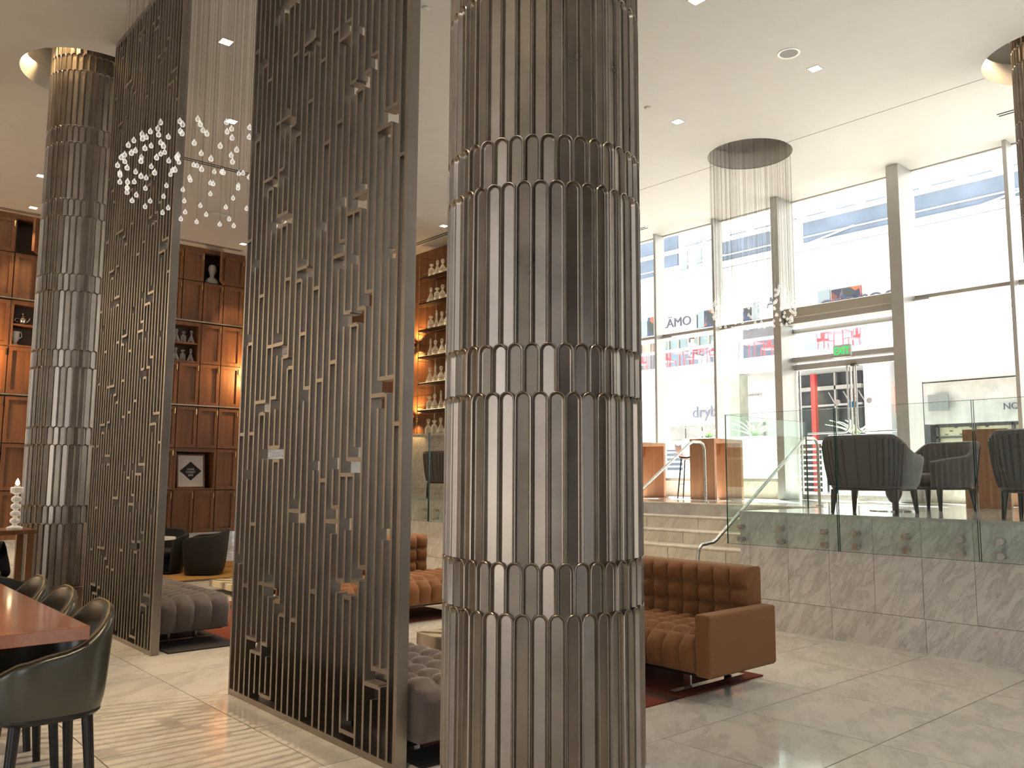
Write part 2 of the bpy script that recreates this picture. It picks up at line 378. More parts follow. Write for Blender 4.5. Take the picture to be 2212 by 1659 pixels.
# ------------------------------------------------------------------ window wall
YB = [12.6, 10.80, 9.37, 7.89, 5.77, 4.21, 2.72, 1.25, -.2, -1.7, -3.2, -4.7, -6.2]
for k, (a, b) in enumerate(zip(YB[:-1], YB[1:])):
    wd = tag(empty('window_%d' % (k+1), (XG, (a+b)/2, PZ)), kind='structure'); cy0 = (a+b)/2
    L = lambda y: y-cy0
    if k != 3:
        MB().box(-.012, .012, L(b)+.02, L(a)-.02, .36, 4.5-PZ-.03).build('pane', GLASSW, wd)
        MB().box(-.012, .012, L(b)+.02, L(a)-.02, 4.5-PZ+.03, 6.6-PZ).build('pane', GLASSW, wd)
        MB().box(-.06, .03, L(b), L(a), 4.5-PZ-.028, 4.5-PZ+.028).build('transom', FRAMEB, wd)
        MB().box(-.12, .1, L(b), L(a), 0, .31).build('sill_curb', STEPM, wd)
        MB().box(-.05, .05, L(b), L(a), .31, .36).build('sill_frame', FRAMEW, wd)
        MB().box(-.18, -.10, L(a)-.35, L(a)-.06, 4.5-PZ-.075, 4.5-PZ-.045).build('bracket', FRAMEW, wd)
    else:
        MB().box(-.012, .012, L(b), L(a), 4.62-PZ, 6.6-PZ).build('pane', GLASSW, wd)
        MB().box(-.012, .012, L(b), L(a), 3.74-PZ, 4.18-PZ).build('pane', GLASSW, wd)
    MB().box(-.02, .02, L(b), L(a), 6.6-PZ, CZ-PZ).build('head_frame', FRAMEW, wd)
    w2 = {3: .073, 4: .098}.get(k, .028); xf = -.5 if k in (3, 4) else -.26
    MB().box(xf, .03, L(a)-w2, L(a)+w2, 0, CZ-PZ).build('post' if k in (3, 4) else 'mullion', FRAMEW, wd, bevel=.006)
# canopy over the door and the pair of glass doors
ca = tag(empty('door_canopy', (XG, 6.8, 4.4)), 'beige canopy beam above the double glass doors', 'canopy', kind='structure')
MB().box(-.42, .25, -.92, 1.0, .0, .17).build('canopy_beam', plain('canopy_beige', (.42, .38, .31), .5), ca, bevel=.01)
MB().box(-.36, .2, -.92, 1.0, -.10, .0).build('soffit', FRAMEB, ca); MB().box(-.16, -.08, -.9, .98, -.15, -.11).build('light_strip', emit('strip_white', (.9, 1, .97), 2), ca)
MB().box(-.10, .05, -.92, 1.0, -.23, -.15).build('head_rail', FRAMEB, ca)
dr = tag(empty('door_1', (XG, 6.8, PZ)), 'double glass entrance doors with long bent steel pulls', 'door', kind='structure')
MB().box(-.14, .05, -.92, 1.02, 2.41, 2.49).build('head_rail', FRAMEB, dr); MB().box(-.08, .05, -.92, 1.0, 2.27, 2.37).build('head_rail', FRAMEB, dr)
MB().box(-.10, .0, -.12, -.02, 2.25, 2.29).build('closer_plate', plain('dark_steel', (.12, .11, .10), .4, .5), dr)
for s, (a, b) in ((1, (.0, 1.0)), (-1, (-.92, -.0))):
    lf = MB().box(-.012, .012, a+.02, b-.02, .05, 2.26).build('leaf_glass', GLASSW, dr)
    for e in (a+.03, b-.03): MB().box(-.02, .02, e-.012, e+.012, .05, 2.26).build('stile', STEEL, lf)
    MB().box(-.03, .03, a+.02, b-.02, 0, .09).build('bottom_rail', STEEL, lf)
    y1 = -.03+s*.075
    pts = [(-.09, y1, 2.27), (-.09, y1, 1.28)]
    for q in range(6): t = q/5*PI/2; pts.append((-.09, y1+s*.1*(1-math.cos(t)), 1.24-.1*math.sin(t)))
    pts.append((-.09, s*.80, 1.14)); pts.append((-.02, s*.82, 1.14))
    MB().tube(pts, .016).build('pull_handle', CHROME, lf, smooth=60)
    MB().cyl((-.016, s*.28, 1.66), (-.013, s*.28, 1.66), .05, None, 20).build('sticker', PAPER, lf)
MB().box(-.016, -.013, -.08, .10, 1.56, 1.66).build('sticker', plain('sticker_blue', (.03, .28, .62), .5), dr)
ex = tag(empty('exit_sign', (13.42, 6.84, 3.65)), 'green lettered EXIT sign hanging above the glass doors', 'sign')
MB().box(-.03, .03, -.155, .155, 0, .20).build('sign_case', PAPER, ex, bevel=.01); MB().box(-.06, .06, -.16, .16, -.012, .0).build('sign_base', FRAMEW, ex)
text('EXIT', 'lettering', .185, EXITG, ex, (-.034, 0, .035), '-X')
for o in ex.children:
    if o.name.startswith('lettering'): o.scale = (.72, 1, 1)
MB().box(.02, .24, -.03, .03, .08, .12).build('bracket', FRAMEW, ex)
# ------------------------------------------------------------------ glass balustrades with steel stand-offs
so_me = MB().cyl((-.075, 0, 0), (.0, 0, 0), .024, None, 16).cyl((-.095, 0, 0), (-.075, 0, 0), .03, None, 16).mesh('standoff', 40)
def glass_panel(y0, y1, label, z0=.886, z1=2.315, xs=None):
    g = tag(empty('glass_panel', (XM, (y0+y1)/2, z0)), label, 'balustrade', 'frameless glass balustrade panels'); h = (y1-y0)/2
    MB().box(-.085, -.067, -h+.006, h-.006, 0, z1-z0).build('glass_sheet', GLASSG, g)
    for yy in (-h+.006, h-.006): MB().box(-.0851, -.0669, yy-.0012, yy+.0012, 0, z1-z0).build('glass_edge', GLASSE, g)
    MB().box(-.0851, -.0669, -h, h, z1-z0-.0015, z1-z0+.001).build('glass_edge', GLASSE, g); MB().box(-.0851, -.0669, -h, h, -.001, .002).build('glass_edge', GLASSE, g)
    for yy in (-h+.165, 0, h-.165):
        for zz in (1.07-z0, .94-z0): link('standoff', so_me, STEEL, g, (0, yy, zz))
    return g
for k, (a, b, lab) in enumerate(((4.229, 5.534, 'frameless glass balustrade panel in front of the nearest steps, edge beside the handrail'), (2.922, 4.224, 'frameless glass balustrade panel in front of the grey chair pair'), (1.615, 2.917, 'frameless glass balustrade panel at the right edge of the photo'))):
    glass_panel(a, b, lab)
for k in range(3): glass_panel(9.905+1.307*k, 11.207+1.307*k, ['glass balustrade panel on the far platform nearest the steps', 'glass balustrade panel in front of the lone grey chair by the decanters', 'glass balustrade panel on the far platform behind the slat screen'][k])
gs = tag(empty('glass_panel', (8.1, 5.53, 1.0)), 'clear glass balustrade panel running beside the steps', 'balustrade', 'frameless glass balustrade panels')
MB().box(0, 1.72, -.009, .009, 0, 1.315).build('glass_sheet', GLASSG, gs); MB().box(1.718, 1.722, -.0092, .0092, 0, 1.315).build('glass_edge', GLASSE, gs); MB().box(0, 1.72, -.0092, .0092, 1.3145, 1.317).build('glass_edge', GLASSE, gs)
for xx in (.25, 1.4): MB().cyl((xx, -.11, .1), (xx, -.009, .1), .022, None, 14).build('standoff', STEEL, gs, smooth=40)
# ------------------------------------------------------------------ handrails
def rail(y, label):
    r = tag(empty('handrail', (8.0, y, 0)), label, 'handrail', 'stainless stair handrails')
    P = [(7.85, 0.0), (7.85, .74), (7.875, .82), (7.93, .86), (8.14, .875), (8.20, .90), (10.18, 2.11), (10.26, 2.14), (10.44, 2.14), (10.51, 2.11), (10.545, 2.03), (10.55, PZ)]
    MB().tube([(x-8.0, 0, z) for x, z in P], .021, 12).build('rail_tube', STEEL, r, smooth=60)
    MB().cyl((-.15, 0, 0), (-.15, 0, .012), .05, None, 20).build('floor_flange', STEEL, r, smooth=40); MB().cyl((2.55, 0, PZ), (2.55, 0, PZ+.012), .05, None, 20).build('floor_flange', STEEL, r, smooth=40)
rail(5.775, 'stainless steel handrail on the right of the steps beside the glass'); rail(7.6, 'stainless steel handrail in the middle of the steps, beside the column')
# ------------------------------------------------------------------ fluted bronze columns
RC, NF, PER = .462, 40, .9133
AH = RC*PI/NF                            # half width of a flute on the surface
def flute_mesh(Hs):
    """one flute from the spring line of the band below (v=0) to its own arch (spring at Hs)"""
    D = [(0, -.022), (0, -.003), (.0026, 0.0), (.0050, -.0008), (.0078, -.0075), (.0112, -.0155), (.0135, -.0175)]
    NA = 8; rows = []
    pt = lambda u, v, h: ((RC+h)*math.cos(u/RC), (RC+h)*math.sin(u/RC), v)
    for d, h in D:
        a = AH-d; pts = []
        vb = math.sqrt(max(0, AH*AH-(AH-a)**2))
        pts.append((-a, vb)); pts.append((-a, Hs))
        for q in range(1, NA): t = PI-PI*q/NA; pts.append((a*math.cos(t), Hs+a*math.sin(t)))
        pts.append((a, Hs)); pts.append((a, vb))
        rows.append([pt(u, v, h) for u, v in pts])
    m = MB(); m.grid(rows); n = len(rows[0]); k = len(m.v)
    a = AH-D[-1][0]; x_ = (RC+D[-1][1])*math.cos(a/RC)          # flat channel floor
    cusp = []
    for f in (-.66, -.33, 0, .33, .66): u = f*a; cusp.append((x_, (RC+D[-1][1])*math.sin(u/RC), math.sqrt(max(0, AH*AH-(AH-abs(u))**2))))
    m.v += cusp; last = k-n
    m.f.append(tuple([last+i for i in range(n)]+[k+4, k+3, k+2, k+1, k]))
    return m
SHORT, TALL = .206, PER-.206
FM = {'s': flute_mesh(SHORT), 't': flute_mesh(TALL)}
FME = {k: v.mesh('flute', 24) for k, v in FM.items()}
def column(cx, cy, z0, ztop, label, parts=True, zmin=0, zmax=9):
    c = tag(empty('fluted_column', (cx, cy, z0)), label, 'column', 'fluted bronze columns')
    MB().cyl((0, 0, 0), (0, 0, ztop-z0), RC-.03, None, 48).build('core', BRONZE, c, smooth=30)
    rest = MB(); va = math.atan2(-cy, -cx)
    # band springs: tall arch spring = 1.046-AH+k*PER ; short arch spring = 1.253-AH+k*PER
    k = -1; bands = []
    zs = .34-AH
    while zs < ztop+1:
        bands.append(('t', zs)); bands.append(('s', zs+TALL)); zs += PER
    zlow = .34-AH
    if z0 < .1: MB().cyl((0, 0, 0), (0, 0, .34-AH+.002), RC-.004, None, 64).build('base', BRONZE, c, smooth=30)
    for n, (t, zb) in enumerate(bands):
        if zb > ztop-.1 or zb+.9 < z0: continue
        for i in range(NF):
            th = (i+.5*(n % 2))*2*PI/NF; dv = math.cos(th-va)
            if parts and dv > -.08 and zmin < zb+.5 and zb < zmax:
                o = link('flute', FME[t], BRONZE, c, (0, 0, zb-z0), th)
            else:
                ca_, sa_ = math.cos(th), math.sin(th); b0 = len(rest.v)
                rest.v += [(x*ca_-y*sa_, x*sa_+y*ca_, z+zb-z0) for x, y, z in FM[t].v]; rest.f += [tuple(b0+q for q in f) for f in FM[t].f]
    if rest.v: tag(rest.build('flute_shell', BRONZE, c, smooth=24), kind='stuff')
    return c
column(2.72, 2.87, 0, CZ, 'large fluted bronze column in the centre foreground', True, -.6, 4.2)
column(2.72, 11.24, 0, CZ+.4, 'fluted bronze column at the far left lit from its ceiling recess', True, -1, 9)
column(11.1, 2.87, PZ, CZ+.4, 'fluted bronze column on the platform at the extreme right edge', False)
column(11.1, 11.24, PZ, CZ, 'fluted bronze column on the platform hidden behind the foreground column', False)
# ------------------------------------------------------------------ slat screens
SEGS = [(1, 4.281, 6.55), (1, 2.676, 4.213), (1, 1.017, 2.59), (1, 0.04, 0.95), (2, 4.864, 6.55), (2, 3.249, 4.796), (2, 1.645, 3.183), (2, 0.04, 1.574), (3, 0.04, 6.55), (4, 3.831, 6.55), (4, 2.149, 3.75), (4, 0.469, 2.059), (4, 0.04, 0.368), (5, 5.183, 6.55), (5, 3.832, 5.115), (5, 3.485, 3.754), (5, 2.127, 3.414), (5, 1.791, 2.055), (5, 0.435, 1.722), (5, 0.085, 0.355), (6, 5.225, 6.55), (6, 3.493, 5.098), (6, 1.792, 3.416), (6, 0.088, 1.721), (7, 5.205, 6.55), (7, 4.317, 5.103), (7, 3.847, 4.151), (7, 3.508, 3.772), (7, 2.621, 3.416), (7, 2.145, 2.457), (7, 1.813, 2.074), (7, 0.918, 1.72), (7, 0.425, 0.765), (7, 0.114, 0.36), (8, 5.186, 6.55), (8, 4.224, 5.105), (8, 3.491, 4.143), (8, 2.53, 3.414), (8, 1.794, 2.44), (8, 0.831, 1.719), (8, 0.087, 0.75), (9, 4.139, 6.55), (9, 2.428, 4.044), (9, 0.734, 2.352), (9, 0.04, 0.665), (10, 0.04, 6.55), (11, 4.799, 6.55), (11, 3.108, 4.624), (11, 1.446, 2.958), (11, 0.04, 1.288), (12, 4.691, 6.55), (12, 3.037, 4.635), (12, 2.179, 2.961), (12, 1.356, 2.106), (12, 0.04, 1.289), (13, 0.04, 6.55), (14, 3.313, 4.87), (14, 1.699, 3.247), (14, 0.083, 1.637), (15, 0.04, 6.55), (16, 0.04, 6.55), (17, 4.627, 6.55), (17, 3.425, 4.464), (17, 3.108, 3.358), (17, 1.717, 2.941), (17, 1.4, 1.646), (17, 0.04, 1.241), (18, 4.157, 6.55), (18, 2.624, 4.098), (18, 0.958, 2.549), (18, 0.04, 0.891), (19, 4.54, 6.55), (19, 4.168, 4.474), (19, 3.367, 4.088), (19, 3.004, 3.272), (19, 2.627, 2.94), (19, 1.695, 2.549), (19, 1.345, 1.602), (19, 0.958, 1.272), (19, 0.081, 0.886), (20, 4.168, 6.55), (20, 3.45, 4.085), (20, 2.625, 3.281), (20, 1.779, 2.545), (20, 0.963, 1.621), (20, 0.167, 0.886), (21, 4.255, 6.55), (21, 2.719, 4.177), (21, 1.055, 2.641), (21, 0.04, 0.983), (22, 0.04, 6.55), (23, 3.839, 6.55), (23, 2.164, 3.677), (23, 0.495, 2.002), (23, 0.04, 0.336), (24, 3.845, 6.55), (24, 2.957, 3.74), (24, 2.177, 2.898), (24, 1.301, 2.084), (24, 0.516, 1.237), (24, 0.04, 0.421), (25, 0.04, 6.55)]
CONS = [(0, 1, 1.912), (0, 1, 3.42), (0, 1, 4.97), (1, 2, 2.597), (1, 2, 4.21), (2, 3, 0.804), (2, 3, 1.912), (2, 3, 4.788), (3, 4, 1.251), (3, 4, 2.942), (3, 4, 4.641), (3, 5, 0.446), (3, 5, 2.14), (3, 5, 3.834), (4, 5, 2.052), (4, 5, 3.75), (4, 6, 0.362), (5, 8, 0.843), (5, 8, 2.539), (5, 8, 4.237), (6, 7, 0.438), (6, 7, 2.157), (6, 7, 3.854), (6, 8, 0.094), (6, 8, 1.802), (6, 8, 3.504), (6, 9, 5.19), (7, 8, 1.709), (7, 8, 3.412), (7, 8, 5.103), (8, 9, 0.746), (8, 9, 2.438), (8, 9, 2.998), (8, 9, 4.143), (8, 9, 4.684), (9, 10, 0.666), (9, 10, 2.352), (9, 10, 4.045), (10, 11, 2.956), (10, 11, 4.622), (10, 12, 1.367), (10, 12, 3.04), (10, 12, 4.696), (11, 12, 0.653), (11, 12, 2.57), (11, 12, 4.238), (12, 13, 2.19), (13, 14, 2.861), (13, 14, 4.478), (14, 15, 0.864), (14, 15, 2.228), (14, 15, 3.855), (15, 16, 1.574), (15, 16, 4.625), (16, 17, 2.332), (16, 17, 3.95), (16, 18, 1.318), (16, 18, 3.028), (16, 18, 4.527), (17, 18, 1.408), (17, 18, 3.117), (17, 18, 4.624), (18, 19, 0.965), (18, 19, 2.633), (18, 19, 4.167), (18, 20, 1.61), (18, 20, 3.279), (19, 20, 0.874), (19, 20, 2.543), (19, 20, 4.082), (19, 21, 0.096), (19, 21, 1.704), (19, 21, 3.379), (20, 21, 0.975), (20, 21, 2.636), (20, 21, 4.176), (21, 22, 1.066), (21, 22, 2.728), (21, 22, 4.26), (22, 24, 0.415), (22, 24, 2.079), (22, 24, 3.737), (23, 25, 0.512), (23, 25, 2.176), (23, 25, 3.843), (25, 26, 1.902), (25, 26, 3.505)]
SP, SW, SD, PT = .0846, .021, .075, 1.694
def full_pattern():
    segs = {}
    for i, a, b in SEGS: segs.setdefault(i, []).append((a, b))
    out = []
    for i, l in segs.items():
        l = sorted(l); gaps = [(l[k][1], l[k+1][0]) for k in range(len(l)-1)]
        gaps = [g for g in gaps if g[0] < 5.16]
        gaps += [(a+PT, b+PT) for a, b in gaps if 3.45 < a and b < 4.83 and not any(abs(a+PT-g[0]) < .15 for g in gaps)]
        lo = l[0][0]
        for a, b in sorted(gaps): out.append((i, lo, a)); lo = b
        out.append((i, lo, 6.56))
    cons = list(CONS)+[(i, j, z+PT) for i, j, z in CONS if 3.4 < z < 4.84 and z+PT < 6.5 and not any(c[0] == i and c[1] == j and abs(c[2]-z-PT) < .15 for c in CONS)]
    return out, cons
SG, CN = full_pattern()
def screen(ynear, nsl, label, flip=False):
    s = tag(empty('slat_screen', (2.68, ynear, 0)), label, 'screen', 'bronze slat room dividers'); Y = lambda i: (26-i)*SP
    # end posts, base and top rails
    MB().box(0, SD, -.005, .028, 0, CZ-.002).build('end_post', SCREEN, s, bevel=.002); MB().box(0, SD, Y(0)-.008, Y(0)+.014, 0, CZ-.002).build('end_post', SCREEN, s, bevel=.002)
    MB().box(.001, SD-.001, .028, Y(0)-.008, 0, .04).build('base_rail', SCREEN, s); MB().box(.001, SD-.001, .028, Y(0)-.008, 6.56, CZ-.002).build('top_rail', SCREEN, s)
    for i, a, b in SG: MB().box(0, SD, Y(i)-SW/2, Y(i)+SW/2, a, b).build('slat', SCREEN, s, bevel=.0012)
    for i, j, z in CN: MB().box(.0006, SD-.0006, Y(j)+SW/2, Y(i)-SW/2, z-.0125, z+.0125).build('crossbar', SCREEN, s)
    return s
screen(3.995, 27, 'tall bronze slat screen in the foreground beside the fluted column')
screen(7.90, 27, 'tall bronze slat screen at the left behind the hanging glass drops')
# ------------------------------------------------------------------ walnut cabinet wall
W0, CW = 18.25, .459
RZ = [.383, 1.29, 2.187, 3.119, 4.034, 4.96, 5.853, 6.53]          # row boundaries from the bottom
X_END = 7.845
NCOL = 12
def door_mesh(h):
    m = MB(); w_ = CW-.018; fr = .070; hh = h-.018
    m.box(.0, w_, -.0, .012, 0, hh)                                        # back sheet (recessed panel face at y=0)
    for (a, b, c, d) in ((0, fr, 0, hh), (w_-fr, w_, 0, hh), (fr, w_-fr, 0, fr), (fr, w_-fr, hh-fr, hh)): m.box(a, b, -.034, 0, c, d)
    return m.mesh('door')
DM = {}
han = MB().box(-.010, .010, -.056, -.044, 0, .12).box(-.010, .010, -.044, -.034, 0, .018).box(-.010, .010, -.044, -.034, .102, .12).mesh('handle')
OPEN_NICHES = {}                                                          # (row from the bottom, col from the right) cells left open
niche_cells = {(4, 2), (4, 3), (1, 1), (1, 2), (4, 8), (4, 9)}
ajar = {(6, 1), (6, 9)}
cw = ['rightmost', 'second', 'third', 'fourth', 'fifth', 'sixth', 'seventh', 'eighth', 'ninth', 'tenth', 'eleventh', 'twelfth']
rw = ['bottom', 'second-lowest', 'third-lowest', 'middle', 'third-highest', 'second-highest', 'top']
for r in range(7):
    for c in range(NCOL):
        if (r, c) in niche_cells: continue
        x1 = X_END-c*CW; x0 = x1-CW; z0, z1 = RZ[r], RZ[r+1]
        lip = .03 if r in (2, 4) else 0                                   # rows under the brass ledges
        h = z1-z0-lip
        lab = 'walnut panel-door cabinet in the %s row, %s column%s' % (rw[r], cw[c], '' if c == 0 else ' from the right end')
        if (r, c) in ajar: lab = lab.replace('cabinet in', 'cabinet standing open in')
        o = tag(empty('panel_cabinet', (x0, W0, z0)), lab, 'cabinet', 'walnut wall cabinets')
        if (r, c) in ajar:
            m = MB().box(0, CW, .34, .36, 0, h).box(0, .018, .012, .34, 0, h).box(CW-.018, CW, .012, .34, 0, h).box(.018, CW-.018, .012, .34, 0, .018).box(.018, CW-.018, .012, .34, h-.018, h)
            m.build('carcass', NICHE, o)
        else: MB().box(0, CW, .014, .36, 0, h).build('carcass', WALNUTD, o)
        key = round(h, 3)
        if key not in DM: DM[key] = door_mesh(h)
        if (r, c) in ajar:
            d = link('door', DM[key], WALNUT, o, (CW-.006, 0, .006), 0); d.rotation_euler = (0, 0, math.radians(58)); d.scale = (-1, 1, 1)
            continue
        d = link('door', DM[key], WALNUT, o, (.009, 0, .009))
        side = CW-.045 if c % 2 == 0 or True else .03
        link('handle', han, BRASS, d, (side, 0, h-.012-.17))
# the two long metal ledges, plinth and crown
for n, z in ((1, 3.10), (2, 4.945)): tag(MB().box(X_END-NCOL*CW, X_END+.02, W0-.05, W0+.02, z, z+.028).build('trim_%d' % (n+1), LEDGE), kind='structure')
tag(MB().box(X_END-NCOL*CW, X_END, W0+.03, W0+.36, 0, .38).build('baseboard_far', WALLM), kind='structure')
tag(MB().box(X_END-NCOL*CW, X_END+.02, W0-.01, W0+.36, 6.53, CZ-.004).build('trim_4', WALNUT), kind='structure')
tag(MB().box(X_END, X_END+.025, W0-.018, W0+.36, .383, 6.53).build('trim_5', WALNUT), kind='structure')
tag(MB().box(-8, X_END-NCOL*CW, W0-.018, W0+.36, 0, CZ-.004).build('wall_panel', PAINT), kind='structure')
# open niches
def niche(r, ca_, cb_, shelves, label):
    x0 = X_END-(cb_+1)*CW; x1 = X_END-ca_*CW; z0, z1 = RZ[r], RZ[r+1]-(.03 if r in (2, 4) else 0); o = tag(empty('display_niche', (x0, W0, z0)), label, 'niche', 'open niches in the cabinet wall'); W = x1-x0; h = z1-z0; f = .055
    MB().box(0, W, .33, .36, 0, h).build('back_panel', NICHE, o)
    for a, b in ((0, f), (W-f, W)): MB().box(a, b, -.018, .33, 0, h).build('side_panel', WALNUT, o)
    MB().box(f, W-f, -.018, .33, 0, .04).build('bottom_board', WALNUT, o); MB().box(f, W-f, -.018, .33, h-.075, h).build('top_board', WALNUT, o)
    for z in shelves: MB().box(f, W-f, -.01, .33, z-.035-z0, z-z0).build('shelf', WALNUT, o)
    return o
niche(4, 2, 3, [4.48], 'open walnut niche with two shelves of dim glass decanters')
niche(1, 1, 2, [], 'open walnut niche holding a framed bar sign')
niche(4, 8, 9, [4.48], 'open walnut niche with a silver teapot and a white vase')
# things in the niches
DEC = {'cone': [(.078, 0), (.08, .012), (.07, .05), (.03, .15), (.018, .18), (.018, .215), (.028, .225)],
       'square': [(.055, 0), (.058, .01), (.058, .14), (.045, .165), (.02, .18), (.02, .21), (.03, .22)],
       'round': [(.05, 0), (.062, .02), (.07, .07), (.06, .12), (.03, .16), (.019, .18), (.019, .21), (.028, .22)],
       'tall': [(.05, 0), (.055, .02), (.05, .07), (.025, .14), (.017, .20), (.017, .26), (.026, .27)]}
STOP = {'cone': [(.012, .22), (.026, .235), (.03, .265), (.018, .29), (.004, .295)], 'square': [(.012, .215), (.04, .225), (.042, .245), (.03, .255), (.004, .257)],
        'round': [(.012, .215), (.03, .235), (.034, .26), (.02, .285), (.004, .29)], 'tall': [(.012, .26), (.02, .28), (.016, .31), (.006, .34), (.002, .342)]}
DECM = {k: (MB().lathe(v, 14).mesh('bottle_body', 50), MB().lathe(STOP[k], 10).mesh('stopper', 50)) for k, v in DEC.items()}
def decanter(kind, loc, label, mat, group, sc=1.0):
    o = tag(empty('decanter', loc), label, 'decanter', group); o.scale = (sc,)*3
    a = link('bottle_body', DECM[kind][0], mat, o); b = link('stopper', DECM[kind][1], mat, o)
    for ob in (a, b):
        if ob.material_slots and ob.material_slots[0].material is not mat:
            ob.material_slots[0].link = 'OBJECT'; ob.material_slots[0].material = mat
    return o
for z, nm in ((4.034+.04, 'lower'), (4.48, 'upper')):
    for k, (x, kd) in enumerate(((6.02, 'square'), (6.24, 'round'), (6.45, 'cone'), (6.60, 'square'), (6.79-.02, 'cone'))):
        decanter(kd, (x, W0+.14, z), 'dim clear glass %s decanter, %s from the left on the %s niche shelf' % ({'cone': 'cone-shaped', 'square': 'square-shouldered', 'round': 'round-bellied'}[kd], ORD[k], nm), DECANTD, 'decanters in the walnut niche', 1.0)
# framed sign with diamond
fs = tag(empty('framed_sign', (6.90, W0+.10, 1.33)), 'leaning framed paper sign with a black diamond reading HOPE STREET BAR', 'sign'); fs.rotation_euler = (math.radians(-7), 0, 0)
MB().box(-.30, .30, .0, .03, 0, .03).box(-.30, .30, 0, .03, .71, .74).box(-.30, -.27, 0, .03, .03, .71).box(.27, .30, 0, .03, .03, .71).build('frame', WALNUT, fs, bevel=.004)
MB().box(-.27, .27, .008, .02, .03, .71).build('sheet', PAPER, fs); MB().prism([(-.235, .37), (0, .575), (.235, .37), (0, .165)], 1, .002, .0075).build('diamond', INK, fs)
for k, tx in enumerate(('HOPE', 'STREET', 'BAR')): text(tx, 'lettering', .062, PAPER, fs, (0, .001, .385-.062*k-.0), '-Y', ext=.001)
# bust, teapot, vase
bx = X_END-1.5*CW+.02
bu = tag(empty('bust', (bx, W0+.16, RZ[6]+.02)), 'white plaster bust standing in the open top cabinet', 'bust')
MB().lathe([(.115, 0), (.15, .02), (.155, .06), (.12, .12), (.06, .155), (.05, .17)], 20).build('shoulders', PORC, bu, smooth=60).scale = (1, .6, 1)
hd = MB().lathe([(.05, .15), (.052, .2), (.062, .23), (.085, .29), (.092, .35), (.08, .41), (.05, .445), (.005, .455)], 18).build('head', PORC, bu, smooth=60)
MB().prism([(-.012, .36), (.012, .36), (.018, .30), (-.018, .30)], 1, -.112, -.07).build('nose', PORC, hd); MB().prism([(-.03, .275), (.03, .275), (.025, .255), (-.025, .255)], 1, -.09, -.05).build('chin', PORC, hd)
for s in (-1, 1): MB().box(s*.088-.01, s*.088+.01, -.01, .02, .31, .36).build('ear', PORC, hd)
tp = tag(empty('teapot', (3.40+.09, W0+.14, 4.48)), 'polished silver teapot on the upper niche shelf', 'teapot')
MB().lathe([(.05, 0), (.055, .01), (.075, .05), (.08, .10), (.06, .15), (.045, .16)], 18).build('body', SILVER, tp, smooth=60); MB().lathe([(.046, .16), (.035, .19), (.012, .205), (.016, .23), (.003, .25)], 14).build('lid', SILVER, tp, smooth=60)
MB().tube([(-.07, 0, .13), (-.12, 0, .12), (-.13, 0, .08), (-.07, 0, .05)], .008, 8).build('handle', SILVER, tp, smooth=60); MB().tube([(.07, 0, .06), (.11, 0, .10), (.125, 0, .15)], .012, 8).build('spout', SILVER, tp, smooth=60)
va = tag(empty('vase', (3.45-.06, W0+.14, 4.034+.04)), 'white handled porcelain vase on the lower niche shelf', 'vase')
MB().lathe([(.05, 0), (.06, .015), (.03, .05), (.05, .09), (.075, .16), (.07, .22), (.09, .27)], 18).build('body', PORC, va, smooth=60)
for s in (-1, 1): MB().tube([(s*.06, 0, .13), (s*.11, 0, .18), (s*.10, 0, .25), (s*.085, 0, .27)], .01, 8).build('handle', PORC, va, smooth=60)
# ------------------------------------------------------------------ decanter wall (faces -X)
BX = 10.7
bw = tag(MB().box(BX+.012, BX+.06, 12.6, W0, 2.54, CZ-.004).build('wall_decanter', WALNUTD), kind='structure')
pz_ = [2.54, 3.384, 4.487, 5.553, CZ-.004]; py_ = [12.6, 13.55, 14.45, 15.05, 15.62, 16.5, 17.4, W0]
for a, b in zip(pz_[:-1], pz_[1:]):
    for c, d in zip(py_[:-1], py_[1:]): MB().box(BX, BX+.012, c+.004, d-.004, a+.004, b-.004).build('wood_panel', WALNUT, bw)
wt = tag(MB().box(BX+.012, BX+.06, 12.6, 16.9, PZ, 2.54).build('wall_splashback', GROUT), kind='structure')
for k in range(11):
    for (a, b) in ((PZ, 1.35), (1.35, 2.25), (2.25, 2.54)): MB().box(BX-.004, BX+.012, 12.6+k*.39+.002, 12.6+(k+1)*.39-.002, a+.002, b-.002).build('wall_tile', WALLM, wt)
tag(MB().box(BX-.42, BX, 12.7, 15.02, 2.45, 2.497).build('stone_ledge', WALLM), 'pale stone ledge under the lowest row of decanters', 'ledge')
kinds = [('square', 'cone', 'round', 'tall'), ('cone', 'square', 'round', 'tall'), ('square', 'tall', 'cone', 'round'), ('tall', 'round', 'cone', 'square'), ('cone', 'tall', 'round', 'square'), ('square', 'cone', 'tall', 'round'), ('round', 'square', 'cone', 'tall')]
SHN = ['top', 'second', 'third', 'fourth', 'fifth', 'sixth', 'lowest']
